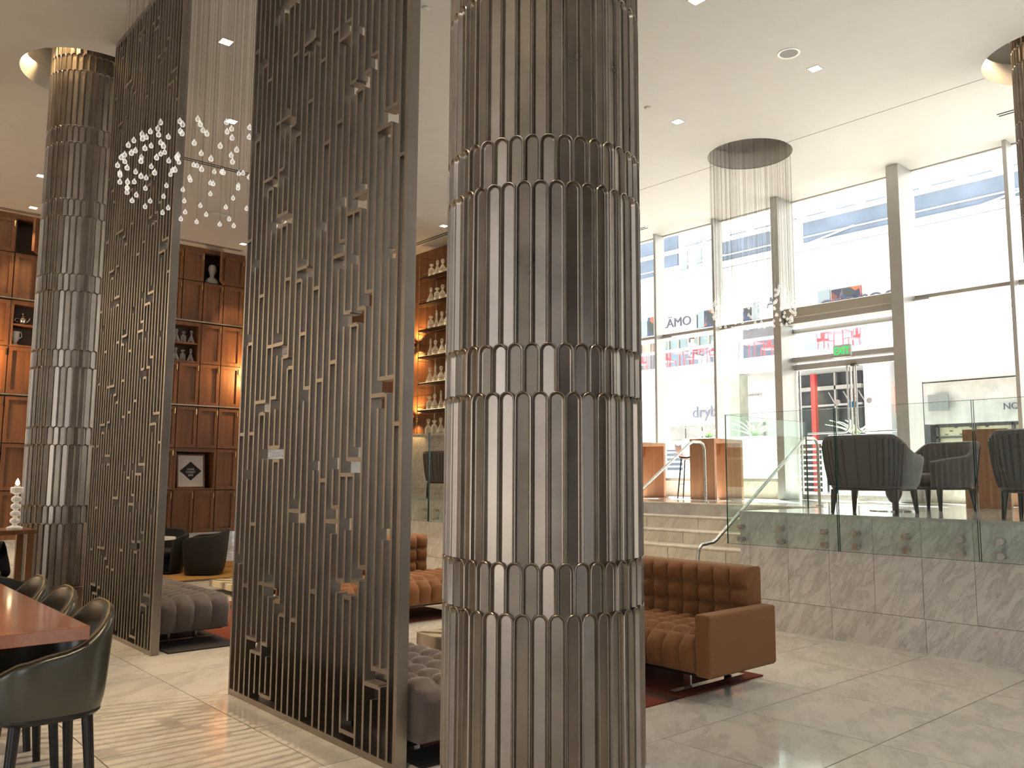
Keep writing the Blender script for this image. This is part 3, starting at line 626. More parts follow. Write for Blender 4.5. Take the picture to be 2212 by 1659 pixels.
for k, z in enumerate((5.917, 5.356, 4.767, 4.18, 3.602, 3.02, 2.497)):
    if k < 6:
        sh = tag(empty('bottle_shelf', (BX-.15, 14.0, z-.03)), 'dark wooden bottle shelf with a brass guard rail, %s from the ceiling' % ('first' if k == 0 else SHN[k]), 'shelf', 'bottle shelves on the bar wall')
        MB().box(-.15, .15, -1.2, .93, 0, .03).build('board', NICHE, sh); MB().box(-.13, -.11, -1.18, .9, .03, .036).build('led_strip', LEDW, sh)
        MB().tube([(-.14, -1.2, .10), (-.14, .92, .10), (.15, .92, .10)], .005, 6).build('guard_rail', BRASS, sh); MB().tube([(-.14, .92, -.03), (-.14, .92, .10)], .005, 6).build('guard_post', BRASS, sh)
        MB().tube([(-.145, -1.2, -.06), (-.145, .92, -.06), (.15, .92, -.06)], .005, 6).build('lower_rail', BRASS, sh)
        MB().tube([(.05, .55, -.03), (.05, .55, -.30)], .009, 8).build('hanger', STEEL, sh)
    for q in range(7):
        kd = kinds[k][q % 4]
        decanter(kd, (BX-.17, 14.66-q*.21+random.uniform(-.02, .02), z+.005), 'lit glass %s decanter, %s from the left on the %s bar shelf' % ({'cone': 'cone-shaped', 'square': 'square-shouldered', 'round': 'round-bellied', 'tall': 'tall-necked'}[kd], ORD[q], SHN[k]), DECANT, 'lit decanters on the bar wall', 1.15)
rod = tag(empty('shelf_rod', (BX-.295, 14.92, 2.5)), 'thin brass rod carrying the ends of the bottle shelves', 'rod'); MB().cyl((0, 0, 0), (0, 0, 3.9), .008, None, 8).build('rod', BRASS, rod); MB().cyl((0, 0, 3.9), (.295, 0, 3.9), .008, None, 8).build('wall_arm', BRASS, rod)
for k, z in enumerate((4.50, 2.85)):
    sc = tag(empty('brass_sconce', (BX, 15.31, z)), ['round brass wall sconce high beside the decanter shelves', 'round brass wall sconce low beside the decanter shelves'][k], 'sconce', 'brass wall sconces')
    MB().cyl((0, 0, 0), (-.02, 0, 0), .05, None, 20).build('back_plate', BRASS, sc, smooth=40); MB().tube([(-.02, 0, 0), (-.16, 0, 0)], .012, 8).build('arm', BRASS, sc)
    MB().lathe([(.02, -.09), (.075, -.07), (.10, -.02), (.10, .02), (.075, .07), (.02, .09)], 20, (-.2, 0, 0)).build('shade', BRASS, sc, smooth=60)
    MB().tube([(-.2, 0, .09), (-.2, 0, .5)], .007, 6).build('stem', BRASS, sc)
    for s in (1, -1):
        l = bpy.data.lights.new('sconce_glow', 'SPOT'); l.energy = 55 if (k == 0 or s > 0) else 12; l.color = (1, .55, .2); l.spot_size = 2.2; l.spot_blend = .8; l.shadow_soft_size = .03
        lo = bpy.data.objects.new('sconce_glow', l); C.objects.link(lo); lo.parent = sc; lo.location = (-.16, 0, s*.12); lo.rotation_euler = Vector((.5, 0, s)).to_track_quat('-Z', 'Y').to_euler()
for (x, z, e, lab) in ((8.06, 3.85, 70, 'brass wall lamp at the right end of the cabinet wall, behind the slat screen'), (2.62, 3.85, 85, 'brass wall lamp beside the cabinets left of the far column')):
    sc = tag(empty('brass_sconce', (x, W0, z)), lab, 'sconce', 'brass wall sconces'); MB().cyl((0, 0, 0), (0, -.02, 0), .05, None, 20).build('back_plate', BRASS, sc, smooth=40); MB().tube([(0, -.02, 0), (0, -.30, 0)], .012, 8).build('arm', BRASS, sc)
    MB().lathe([(.02, -.09), (.06, -.07), (.075, -.02), (.075, .02), (.06, .07), (.02, .09)], 20, (0, -.32, 0)).build('shade', BRASS, sc, smooth=60); MB().box(-.03, .03, -.0, .375, -.06, .06).build('mount', DARKW, sc); MB().box(-.19 if x > 5 else -.03, .03, .355, .375, -.06, .06).build('mount_plate', DARKW, sc)
    for v in (-1, 1):
        l = bpy.data.lights.new('sconce_glow', 'SPOT'); l.energy = e; l.color = (1, .56, .22); l.spot_size = 2.6; l.spot_blend = .9; l.shadow_soft_size = .03
        lo = bpy.data.objects.new('sconce_glow', l); C.objects.link(lo); lo.parent = sc; lo.location = (0, -.34, v*.11); lo.rotation_euler = Vector((-.7 if x > 5 else .7, .55, v*.55)).to_track_quat('-Z', 'Y').to_euler()
# ------------------------------------------------------------------ ceiling fixtures
def spot(loc, target, energy, size=1.0, col=(1, .74, .46), soft=.04, parent=None, blend=.6):
    l = bpy.data.lights.new('lamp_beam', 'SPOT'); l.energy = energy; l.color = col; l.spot_size = size; l.spot_blend = blend; l.shadow_soft_size = soft
    o = bpy.data.objects.new('lamp_beam', l); C.objects.link(o); o.location = loc
    o.rotation_euler = (Vector(target)-Vector(loc)).to_track_quat('-Z', 'Y').to_euler(); return o
def downlight(x, y, label, target=None, energy=130, size=1.1, z=CZ):
    d = tag(empty('downlight', (x, y, z)), label, 'light', 'square recessed downlights')
    MB().box(-.075, .075, -.075, -.062, -.004, 0).box(-.075, .075, .062, .075, -.004, 0).box(-.075, -.062, -.062, .062, -.004, 0).box(.062, .075, -.062, .062, -.004, 0).build('trim_frame', WHITE, d)
    MB().box(-.062, .062, -.062, .062, -.003, 0).build('lens', LAMP, d)
    spot((x, y, z-.03), target or (x, y, 0), energy, size, soft=.015 if target else .04)
downlight(3.62, 9.19, 'square downlight seen through the drops just above the chandelier', energy=350)
downlight(4.58, 11.29, 'bright square downlight seen behind the ring of glass drops', energy=350)
downlight(3.39, 17.6, 'square downlight over the cabinets left of the far column', (3.4, 18.3, 3.5), 110, .9)
downlight(3.09, 15.59, 'small square downlight beside the left edge of the far column', (3.1, 15.6, 0), 150)
downlight(9.83, 13.28, 'square downlight in front of the decanter wall', (10.6, 13.4, 3.5), 220, .9)
downlight(9.29, 4.95, 'square downlight beside the round ceiling speaker', energy=160)
downlight(9.29, 7.04, 'square downlight between the column and the round recess', energy=160)
downlight(6.98, 5.02, 'square downlight at the top edge of the photo', (1.3, 4.7, 0), 1100, .55)
downlight(7.4, 17.3, 'small downlight beside the slat screen above the cabinet wall', (7.7, 18.25, 4.0), 160, .7)
for x_ in (-5.5, -3.5, -1.5, .5): spot((x_, 16.6, CZ-.03), (x_, 18.25, 3.0), 900, 1.5)  # added wall washers without fixtures, brightening the wall the slat edges reflect
for k, (x, y, t) in enumerate(((.6, 6.0, None), (.8, 2.2, None), (5.2, 7.8, None), (5.4, 13.6, None), (6.3, 9.8, None), (1.2, 9.2, None), (6.6, 2.4, None), (7.0, 7.2, None))):
    spot((x, y, CZ-.03), t or (x, y, 0), 380 if x < 5 or y > 7.5 else 230, 1.35, (1, .74, .46) if x < 5 or y > 7.5 else (1, .87, .70))  # added spots without fixtures, for more warm light in the room
dl = tag(empty('downlight', (2.18, 11.05, CZ+.60)), 'warm square downlight inside the far column recess', 'light', 'square recessed downlights'); MB().box(-.09, .09, -.06, .06, -.01, 0).build('lens', LAMP, dl)
spot((2.20, 10.83, CZ+.5), (2.52, 11.05, 4.6), 230, 1.5, (1, .66, .32), .03); spot((2.35, 11.85, CZ+.5), (2.0, 11.2, CZ+.3), 110, 2.4, (1, .66, .32), .03); spot((11.0, 3.55, CZ+.5), (11.1, 3.2, 4), 90, 2.2, (1, .7, .4), .03)
sk = tag(empty('ceiling_speaker', (8.71, 4.964, CZ)), 'round ceiling speaker with a white rim', 'speaker'); MB().lathe([(.105, 0), (.105, -.006), (.13, -.008), (.13, 0)], 40).build('rim', plain('rim_white', (.9, .9, .88), .4), sk, smooth=30); MB().cyl((0, 0, -.005), (0, 0, 0), .105, None, 32).build('grille', SPEAK, sk)
for k, (x, y, lab) in enumerate(((4.94, 7.05, 'small white sprinkler cap between the slat screen and the column'), (8.62, 7.03, 'small white sprinkler cap right of the column'), (6.58, 17.71, 'small white sprinkler cap above the far cabinets'), (9.14, 13.17, 'small white sprinkler cap near the decanter wall ceiling'), (2.24, 13.58, 'small white sprinkler cap left of the far column'))):
    s_ = tag(empty('sprinkler_cap', (x, y, CZ)), lab, 'sprinkler', 'sprinkler caps'); MB().lathe([(.045, 0), (.045, -.012), (.03, -.02), (.002, -.021)], 20).build('cap', WHITE, s_, smooth=40)
sd = tag(empty('smoke_detector', (6.18, 15.59, CZ)), 'flat grey ceiling sensor behind the lowest glass drops', 'sensor'); MB().box(-.2, .2, -.09, .09, -.05, 0).build('case', WHITE, sd, bevel=.015)
def slot(x0, x1, y0, y1, label):
    s_ = tag(empty('ceiling_vent', ((x0+x1)/2, (y0+y1)/2, CZ)), label, 'vent', 'linear ceiling slot vents'); a = (x1-x0)/2; b = (y1-y0)/2
    if a > b:
        for e in (-.055, .025): MB().box(-a, a, e, e+.03, -.003, .001).build('slot', DARK, s_)
    else:
        for e in (-.055, .025): MB().box(e, e+.03, -b, b, -.003, .001).build('slot', DARK, s_)
slot(3.4, 6.0, 13.05, 13.25, 'black twin slot vent crossing behind the glass drops'); slot(5.9, 7.62, 17.78, 17.98, 'black twin slot vent above the bust')
slot(2.4, 3.75, 17.95, 18.12, 'black twin slot vent above the cabinets left of the far column'); slot(10.08, 10.30, 12.9, 16.4, 'black twin slot vent along the decanter wall')
slot(12.85, 12.97, 10.6, 12.4, 'faint slot vent above the windows beside the column'); slot(12.35, 12.47, 2.6, 3.95, 'faint slot vent above the windows at the right edge')
# ------------------------------------------------------------------ chandeliers of glass drops
drop_me = MB().lathe([(.002, -.026), (.012, -.023), (.0185, -.013), (.019, -.003), (.014, .008), (.006, .016), (.004, .026), (.002, .027)], 10).mesh('glass_drop', 60)
RINGS = [(.74, 3.98, 26), (.79, 4.07, 26), (.80, 4.17, 26), (.77, 4.27, 24), (.70, 4.37, 22), (.60, 4.46, 20), (.48, 4.42, 16), (.42, 4.26, 12)]
def chandelier(x, y, ztop, label, seed, q=1.0):
    rnd = random.Random(seed); c = tag(empty('chandelier', (x, y, 3.9)), label, 'chandelier', 'chandeliers of hanging glass drops'); wm = MB()
    for n, (r, z, k) in enumerate(RINGS):
        for i in range(k):
            t = 2*PI*(i+.37*n)/k+rnd.uniform(-.05, .05); rr = (r+rnd.uniform(-.012, .012))*q; zz = z+rnd.uniform(-.012, .012)-3.9
            p = (rr*math.cos(t), rr*math.sin(t)); link('glass_drop', drop_me, DROP, c, (p[0], p[1], zz)); wm.cyl((p[0], p[1], zz+.03), (p[0], p[1], ztop-3.9), .0022, None, 4, False)
            if i % 2 == 0:                # lower filler strands without a drop of their own stay short wires
                t2 = t+PI/k; wm.cyl((rr*.9*math.cos(t2), rr*.9*math.sin(t2), zz+.25), (rr*.9*math.cos(t2), rr*.9*math.sin(t2), ztop-3.9), .0018, None, 4, False)
    tag(wm.build('hanging_wires', WIRE, c), kind='stuff')
    MB().cyl((0, 0, ztop-3.9-.01), (0, 0, ztop-3.9), .5, None, 48).build('ceiling_plate', WHITE if ztop < CZ+.1 else STEEL, c)
chandelier(2.72+.05, 7.03, CZ-.002, 'ring of glass drops hanging between the two slat screens', 3)
chandelier(11.1, 7.05, CZ+.58, 'ring of glass drops hanging from the round recess by the windows', 5, .76)
# ------------------------------------------------------------------ upholstery builders
def pil(t, p=2.4): return max(0.0, 1-abs(2*t-1)**p)
def tufted(path, cells, L, ncol, amp, res=5, capmat=None):
    """path: list of (x, z, nx, nz, cell index, local t); swept along y over L with ncol tufts"""
    m = MB(); rows = []; ny = ncol*res
    for (x, z, nx, nz, ci, t) in path:
        row = []
        for j in range(ny+1):
            q = j/res; fy = q-math.floor(q)
            if j == ny: fy = 1
            k = amp*math.sqrt(max(0, pil(t)*pil(fy))); row.append((x+nx*k, L*j/ny, z+nz*k))
        rows.append(row)
    m.grid(rows); n = len(path)
    m.f.append(tuple(j*(ny+1) for j in range(n))); m.f.append(tuple(j*(ny+1)+ny for j in reversed(range(n)))); return m
def profile(segs, res=5):
    """segs: list of ((x0,z0),(x1,z1)) cells; normals to the left of travel"""
    out = []
    for ci, (a, b) in enumerate(segs):
        dx, dz = b[0]-a[0], b[1]-a[1]; l = math.hypot(dx, dz); nx, nz = -dz/l, dx/l
        for k in range(res+(1 if ci == len(segs)-1 else 0)): t = k/res; out.append((a[0]+dx*t, a[1]+dz*t, nx, nz, ci, t))
    return out
def sled_legs(parent, x0, x1, ys, h=.15):
    for y in ys:
        MB().box(x0, x1, y-.03, y+.03, 0, .012).box(x0+.18, x0+.20, y-.03, y+.03, .012, h+.03).box(x1-.20, x1-.18, y-.03, y+.03, .012, h+.03).build('sled_leg', CHROME, parent)
def sofa(name, loc, rotz, L, ncol, label, arm0=False, arm1=False, back=(0, 1)):
    """local: x depth (front at 0, back at +.90), y length; faces -x"""
    o = tag(empty(name, loc, rotz), label, 'sofa', 'camel tufted sofas'); y0 = .13 if arm0 else 0; y1 = L-(.13 if arm1 else 0); n = ncol
    sg = [((.03, .17), (.03, .40))]+[((.03+.152*k, .415), (.03+.152*(k+1), .415)) for k in range(5)]
    sg = [((.03, .17), (.02, .33)), ((.02, .33), (.10, .43)), ((.10, .43), (.25, .43)), ((.25, .43), (.40, .43)), ((.40, .43), (.55, .43)), ((.55, .43), (.70, .43))]
    pr = profile(sg, 6); pr += [(.84, .43, 0, 0, 9, 0), (.84, .17, 0, 0, 9, 0)]
    # the front roll and the first cell read as one tall channel
    pr = [(x, z, nx, nz, c, (t*.5 if c == 0 else .5+t*.5 if c == 1 else t)) for x, z, nx, nz, c, t in pr]
    tufted(pr, 0, y1-y0, n, .048, 6).build('seat_cushion', CAMEL, o, (0, y0, 0), smooth=50)
    yb0 = y0 if back[0] == 0 else back[0]; yb1 = y1 if back[1] == 1 else back[1]; nb = max(1, round((yb1-yb0)/((y1-y0)/n)))
    sb = [((.70, .43), (.70, .58)), ((.70, .58), (.695, .73)), ((.695, .73), (.69, .875))]
    pb = profile(sb, 6); pb += [(.72, .888, 0, 0, 9, 0), (.87, .888, 0, 0, 9, 0), (.89, .87, 0, 0, 9, 0), (.89, .17, 0, 0, 9, 0), (.70, .17, 0, 0, 9, 0)]
    tufted(pb, 0, yb1-yb0, nb, .055, 6).build('back_cushion', CAMEL, o, (0, yb0, 0), smooth=50)
    if arm0: MB().box(0, .89, 0, .128, .155, .60).build('armrest', CAMEL, o, bevel=.02)
    if arm1: MB().box(0, .89, L-.128, L, .155, .60).build('armrest', CAMEL, o, bevel=.02)
    MB().box(.04, .88, .02, L-.02, .15, .18).build('base_frame', BLACK, o)
    sled_legs(o, .02, .92, (.35, L-.35), .15)
    return o
sofa('sofa', (5.163, 3.715, .014), 0, 2.42, 14, 'camel tufted sofa with a block arm in front of the marble wall', True, True)
s2 = sofa('sofa', (4.2, 7.82, .014), PI/2, 2.75, 17, 'camel tufted sofa facing forward, glimpsed between screen and column', False, False, (.88, 1))
s2.location = (7.0, 7.82, .014)
def ottoman(loc, L, label):
    o = tag(empty('ottoman', loc), label, 'ottoman', 'grey tufted ottomans'); Wd = .68; n = int(round(L/.16)); c = (L-.12)/n
    sg = [((.02, .13), (.0, .33)), ((.0, .33), (.06, .415))]+[((.06+c*k, .415), (.06+c*(k+1), .415)) for k in range(n)]+[((L-.06, .415), (L, .33)), ((L, .33), (L-.02, .13))]
    pr = profile(sg, 4); last = len(sg)-1
    pr = [(x, z, nx, nz, ci, t*.5 if ci in (0, last-1) else .5+t*.5 if ci in (1, last) else t) for x, z, nx, nz, ci, t in pr]
    m = tufted(pr, 0, Wd, 4, .040, 6)
    m.v = [(y, x, z) for x, y, z in m.v]                       # sweep along x, path along y
    m.build('cushion', GREYV, o, smooth=50); MB().box(.04, Wd-.04, .06, L-.06, .115, .135).build('base_frame', BLACK, o)
    for y in (.32, L-.32): MB().box(0.02, Wd-.02, y-.03, y+.03, 0, .01).box(.2, .22, y-.03, y+.03, .01, .12).box(Wd-.22, Wd-.20, y-.03, y+.03, .01, .12).build('sled_leg', CHROME, o)
    return o
ottoman((2.785, 3.90, .014), 2.1, 'grey tufted ottoman beside the foreground column'); ottoman((2.80, 8.10, .014), 2.1, 'grey tufted ottoman behind the left slat screen')
for (y0, y1, lab) in ((3.95, 6.25, 'striped red and black rug under the camel sofa with the arm'), (7.88, 10.6, 'striped red and black rug under the far ottoman')):
    r_ = MB().box(2.83, 6.22, y0, y1, .0, .012).build('striped_rug', RUG); tag(r_, lab, 'rug', 'striped rugs')
mr_ = tag(empty('mustard_rug', (5.6, 14.2, 0)), 'mustard rug with dark border under the black tub chairs', 'rug'); MB().box(-1.6, 1.1, -1.25, 1.35, 0, .010).build('border', plain('rug_border', (.06, .04, .035), .95), mr_); MB().box(-1.55, 1.05, -1.12, 1.3, .010, .014).build('field', MUSTARD, mr_); MB().box(-1.55, 1.05, .35, .42, .014, .016).build('stripe', plain('rug_stripe', (.10, .055, .03), .95), mr_)
def onyx_table(x0, x1, y0, y1, z0, z1, label):
    o = tag(empty('coffee_table', ((x0+x1)/2, (y0+y1)/2, 0)), label, 'table', 'onyx coffee tables'); a = (x1-x0)/2; b = (y1-y0)/2
    MB().box(-a, a, -b, b, z0, z1).build('stone_top', ONYX, o, bevel=.006); MB().box(-a+.12, a-.12, -b+.12, b-.12, .02, z0).build('plinth', CHROME if False else BLACK, o); return o
t1 = onyx_table(4.17, 5.05, 4.45, 5.93, .20, .30, 'low striped onyx coffee table glimpsed beside the column'); t1.location.z = .012
onyx_table(4.78, 5.7, 10.9, 11.85, .06, .15, 'low pale stone coffee table behind the left ottoman')
# ------------------------------------------------------------------ tub chairs
def sup(t, a, b, p=.62):
    c, s_ = math.cos(t), math.sin(t); return (a*math.copysign(abs(c)**p, c), b*math.copysign(abs(s_)**p, s_))
def tub(name, W, D, zb, zback, zarm, zseat, th, tmax, flare, shell, seatm, basem, legs=None, ribs=False, piping=None, label='', group='', cat='chair', armdeg=105, flat=0):
    o = tag(empty(name), label, cat, group); N = 44; prof = [0, .12, .3, .5, .7, .85, .96]
    rows = []; rim = []
    for i in range(N+1):
        t = math.radians(-tmax+2*tmax*i/N); u = min(1, max(0, abs(math.degrees(t))-flat)/(armdeg-flat)); e = (1-u*u*(3-2*u)); zt = zarm+(zback-zarm)*e
        tail = max(0, (abs(math.degrees(t))-armdeg)/(tmax-armdeg)); zt -= tail*.05
        row = []
        for s_ in prof:
            k = flare+(1-flare)*(s_**.55); x, y = sup(t, D/2*k, W/2*k); row.append((x, y, zb+(zt-zb)*s_))
        x, y = sup(t, D/2, W/2); xi, yi = sup(t, D/2-th, W/2-th); row.append((x*.985, y*.985, zt)); row.append(((x+xi)/2, (y+yi)/2, zt+.012)); row.append((xi, yi, zt)); rim.append(((x+xi)/2, (y+yi)/2, zt+.014))
        for s_ in (.8, .5, .25):
            k = flare+(1-flare)*(s_**.55); x, y = sup(t, (D/2-th)*k, (W/2-th)*k); row.append((x, y, max(zb+.05, zseat-.05)+(zt-max(zb+.05, zseat-.05))*s_))
        k = flare; x, y = sup(t, (D/2-th)*k, (W/2-th)*k); row.append((x, y, zb))
        rows.append(row)
    m = MB().grid(rows); n = len(rows[0]); m.f.append(tuple(range(n))); m.f.append(tuple(N*n+q for q in reversed(range(n))))
    so_ = m.build('shell', shell, o, smooth=55)
    if piping: MB().tube(rim, .006, 6).build('piping', piping, so_, smooth=60)
    if ribs:
        for i in range(15):
            t = math.radians(-60+120*i/14); pts = []
            for s_ in (.04, .2, .4, .6, .8, .93):
                k = flare+(1-flare)*(s_**.55); x, y = sup(t, D/2*k+.001, W/2*k+.001); u = min(1, max(0, abs(math.degrees(t))-flat)/(armdeg-flat)); zt = zarm+(zback-zarm)*(1-u*u*(3-2*u)); pts.append((x, y, zb+(zt-zb)*s_))
            MB().tube(pts, .009, 6).build('back_rib', GREYR, so_, smooth=60)
    sm_ = MB(); rr = []
    for k, (q, z) in enumerate(((.86, zseat-.09), (.93, zseat-.05), (.93, zseat-.02), (.86, zseat), (.5, zseat+.012), (.02, zseat+.015))):
        rr.append([sup(2*PI*j/32, (D/2-th)*q*(flare+(1-flare)*.6), (W/2-th)*q*(flare+(1-flare)*.6))+(z,) for j in range(33)])
    sm_.grid(rr); sm_.build('seat', seatm, o, smooth=60)
    bs = MB(); bs.grid([[sup(2*PI*j/32, D/2*q*flare, W/2*q*flare)+(z,) for j in range(33)] for q, z in ((.02, zb-.03), (.93, zb-.03), (1.0, zb-.012), (1.0, zb+.006), (.02, zb+.01))]); bs.build('base_plate', basem, o, smooth=40)
    if legs:
        lx, ly, r0_, r1_, sp_ = legs
        for a in (-1, 1):
            for b in (-1, 1): MB().cyl((a*lx, b*ly, zb-.02), (a*(lx+sp_), b*(ly+sp_), 0), r0_, r1_, 14).build('leg', basem, o, smooth=40)
    return o
def place(o, loc, rz): o.location = loc; o.rotation_euler = (0, 0, rz); return o
# grey lounge chairs on the platform (local back is +x)
g1 = tub('lounge_chair', .92, .84, .27, .80, .60, .42, .075, 148, .83, GREYC, GREYC, BLACK, (.25, .31, .036, .018, .02), True, None, 'grey lounge chair with its ribbed back turned to the glass, beside the handrail', 'grey platform lounge chairs', 'chair', 100, 38)
place(g1, (8.72, 4.16, PZ), PI+.06)
for loc, rz, lab in (((10.35, 4.22, PZ), -.35, 'grey lounge chair facing the glass, behind the small round table'), ((8.72, 2.52, PZ), PI+.05, 'grey lounge chair cut off by the right edge of the photo'), ((9.15, 12.05, PZ), PI, 'lone grey lounge chair on the far platform below the decanters')):
    c = copy_tree(g1); place(c, loc, rz); c['label'] = lab
# small round table between them
rt = tag(empty('side_table', (9.62, 4.36, PZ)), 'small round pedestal table between the grey lounge chairs', 'table')
MB().lathe([(.02, .0), (.27, .0), (.27, .012), (.1, .022), (.02, .03)], 36).build('foot_disc', CHROME, rt, smooth=40); MB().lathe([(.022, .03), (.022, .09), (.05, .11), (.085, .18), (.095, .26), (.08, .34), (.03, .36), (.03, .60)], 20).build('pedestal', wood('turned_wood', (.05, .028, .02), (.09, .05, .035), .4), rt, smooth=50); MB().lathe([(.02, .60), (.29, .60), (.30, .61), (.30, .635), (.02, .636)], 40).build('round_top', TABLEW, rt, smooth=40)
# black tub chairs in the far lounge
b1 = tub('tub_chair', .78, .72, .035, .70, .60, .38, .07, 140, .80, BLACKF, BLACKF, BLACK, None, False, None, 'black tub chair nearest the cabinets, on the mustard rug', 'black tub chairs')
place(b1, (5.45, 13.75, .016), -.55)
for loc, rz, lab in (((4.95, 14.3, .016), .9, 'black tub chair with sheen on its back rim, behind the white table'), ((4.35, 15.35, .016), 1.6, 'black tub chair farthest back by the slat screen edge')):
    c = copy_tree(b1); place(c, loc, rz); c['label'] = lab
wt_ = tag(empty('cafe_table', (4.55, 13.55, .016)), 'white round cafe table among the black tub chairs', 'table'); MB().lathe([(.02, .60), (.33, .60), (.33, .63), (.02, .631)], 40).build('round_top', TABLEW, wt_, smooth=40); MB().lathe([(.2, 0), (.2, .01), (.03, .03), (.025, .60)], 24).build('pedestal', BLACK, wt_, smooth=40)
# ------------------------------------------------------------------ communal table and green stools
ct = tag(empty('communal_table', (.45, 6.2, 0)), 'glossy reddish wood communal table at the lower left', 'table')
MB().box(-.75, .737, -1.883, 2.2, .838, .90).build('table_top', TEAK, ct, bevel=.004); MB().box(-.25, .25, -1.2, -1.1, 0, .838).build('trestle', BLACK, ct); MB().box(-.25, .25, 1.4, 1.5, 0, .838).build('trestle', BLACK, ct)
gs1 = tub('counter_stool', .56, .54, .50, .965, .74, .66, .05, 150, .86, GREEN, GREEN, BLACK, (.15, .17, .026, .020, .035), False, PIPING, 'dark green leather counter stool nearest the camera', 'green leather counter stools', 'stool', 120)
place(gs1, (1.075, 4.60, 0), 0)
MB().tube([(-.19, -.21, .20), (-.19, .21, .20)], .012, 8).build('foot_bar', BRASS, gs1, smooth=60)
for k, (y, lab) in enumerate(((5.26, 'dark green leather counter stool, second along the table'), (5.90, 'dark green leather counter stool, third along the table'))):
    c = copy_tree(gs1); place(c, (1.075, y, 0), 0); c['label'] = lab
# ------------------------------------------------------------------ high desks and bar stool by the windows
def desk(x0, x1, y0, y1, label, top=2.28):
    o = tag(empty('high_desk', ((x0+x1)/2, (y0+y1)/2, PZ)), label, 'desk', 'wooden waterfall high desks'); a = (x1-x0)/2; b = (y1-y0)/2; h = top-PZ
    MB().box(-a, a, -b, b, h-.06, h).build('desk_top', OAK, o, bevel=.004)
    for s in (-1, 1): MB().box(min(s*a, s*(a-.06)), max(s*a, s*(a-.06)), -b, b, 0, h-.06).build('end_panel', OAK, o, bevel=.004)
    MB().box(-a+.06, a-.06, b-.05, b-.02, h-.26, h-.06).build('apron', OAK, o); return o
desk(12.0, 12.85, 8.45, 8.96, 'wooden waterfall high desk right of the column, behind the handrail')
desk(11.9, 12.75, 10.08, 10.6, 'wooden waterfall high desk partly hidden by the column', 2.26)
desk(11.45, 12.9, 3.75, 4.28, 'wooden high desk behind the grey chairs at the right edge', 2.24)
def barstool(loc, rz, label):
    o = tag(empty('bar_stool', loc, rz), label, 'stool'); M_ = plain('stool_leather', (.16, .065, .035), .45)
    rows = []
    for (x, z) in ((-.18, .72), (-.16, .735), (.0, .70), (.12, .71), (.18, .76), (.21, .92), (.215, .94)): rows.append([(x, -.2+.4*j/6, z+.03*abs(-1+j/3)**2) for j in range(7)])
    m = MB().grid(rows); k = len(m.v); rows2 = [[(x, y, z-.025) for x, y, z in r] for r in rows]; m.grid(rows2); s_ = m.build('seat_shell', M_, o, smooth=60)
    for a in (-1, 1):
        for b in (-1, 1): MB().cyl((a*.12, b*.12, .70), (a*.18, b*.18, 0), .012, None, 8).build('leg', BLACK, o)
    MB().tube([(-.165, -.165, .25), (-.165, .165, .25)], .008, 6).build('foot_bar', CHROME, o); MB().tube([(.165, -.165, .25), (.165, .165, .25)], .008, 6).build('foot_bar', CHROME, o)
barstool((12.35, 9.22, PZ), PI*.62, 'brown leather bar stool at the wooden high desk')
# ------------------------------------------------------------------ candlestick and the seated guest at the far left
ctb = tag(empty('console_table', (2.02, 10.2, 0)), 'narrow dark wood console table under the crystal candlestick', 'table')
MB().box(-.35, .13, -.3, .3, .99, 1.03).build('table_top', WALNUT, ctb); [MB().box(x-.03, x+.03, y-.03, y+.03, 0, .99).build('leg', WALNUT, ctb) for x in (-.28, .08) for y in (-.24, .24)]
cs = tag(empty('candlestick', (1.99, 10.15, 1.03)), 'sparkling crystal candlestick with a lit candle', 'candlestick')
pr_ = [(.075, 0), (.08, .02), (.03, .04)]
for k in range(4): z = .05+k*.075; pr_ += [(.02, z), (.047, z+.02), (.052, z+.037), (.045, z+.055), (.02, z+.073)]
pr_ += [(.018, .36), (.06, .38), (.065, .43), (.05, .44)]
MB().lathe(pr_, 12).build('crystal_stem', crystal('cut_crystal_glow', (.85, .85, .85), .3, .15), cs); MB().cyl((0, 0, .43), (0, 0, .455), .03, None, 12).build('candle', PAPER, cs)  # candle sparkle put into the crystal as a weak glow
MB().lathe([(.002, .455), (.022, .47), (.018, .495), (.002, .53)], 10).build('flame', emit('flame', (1, .75, .4), 12), cs)
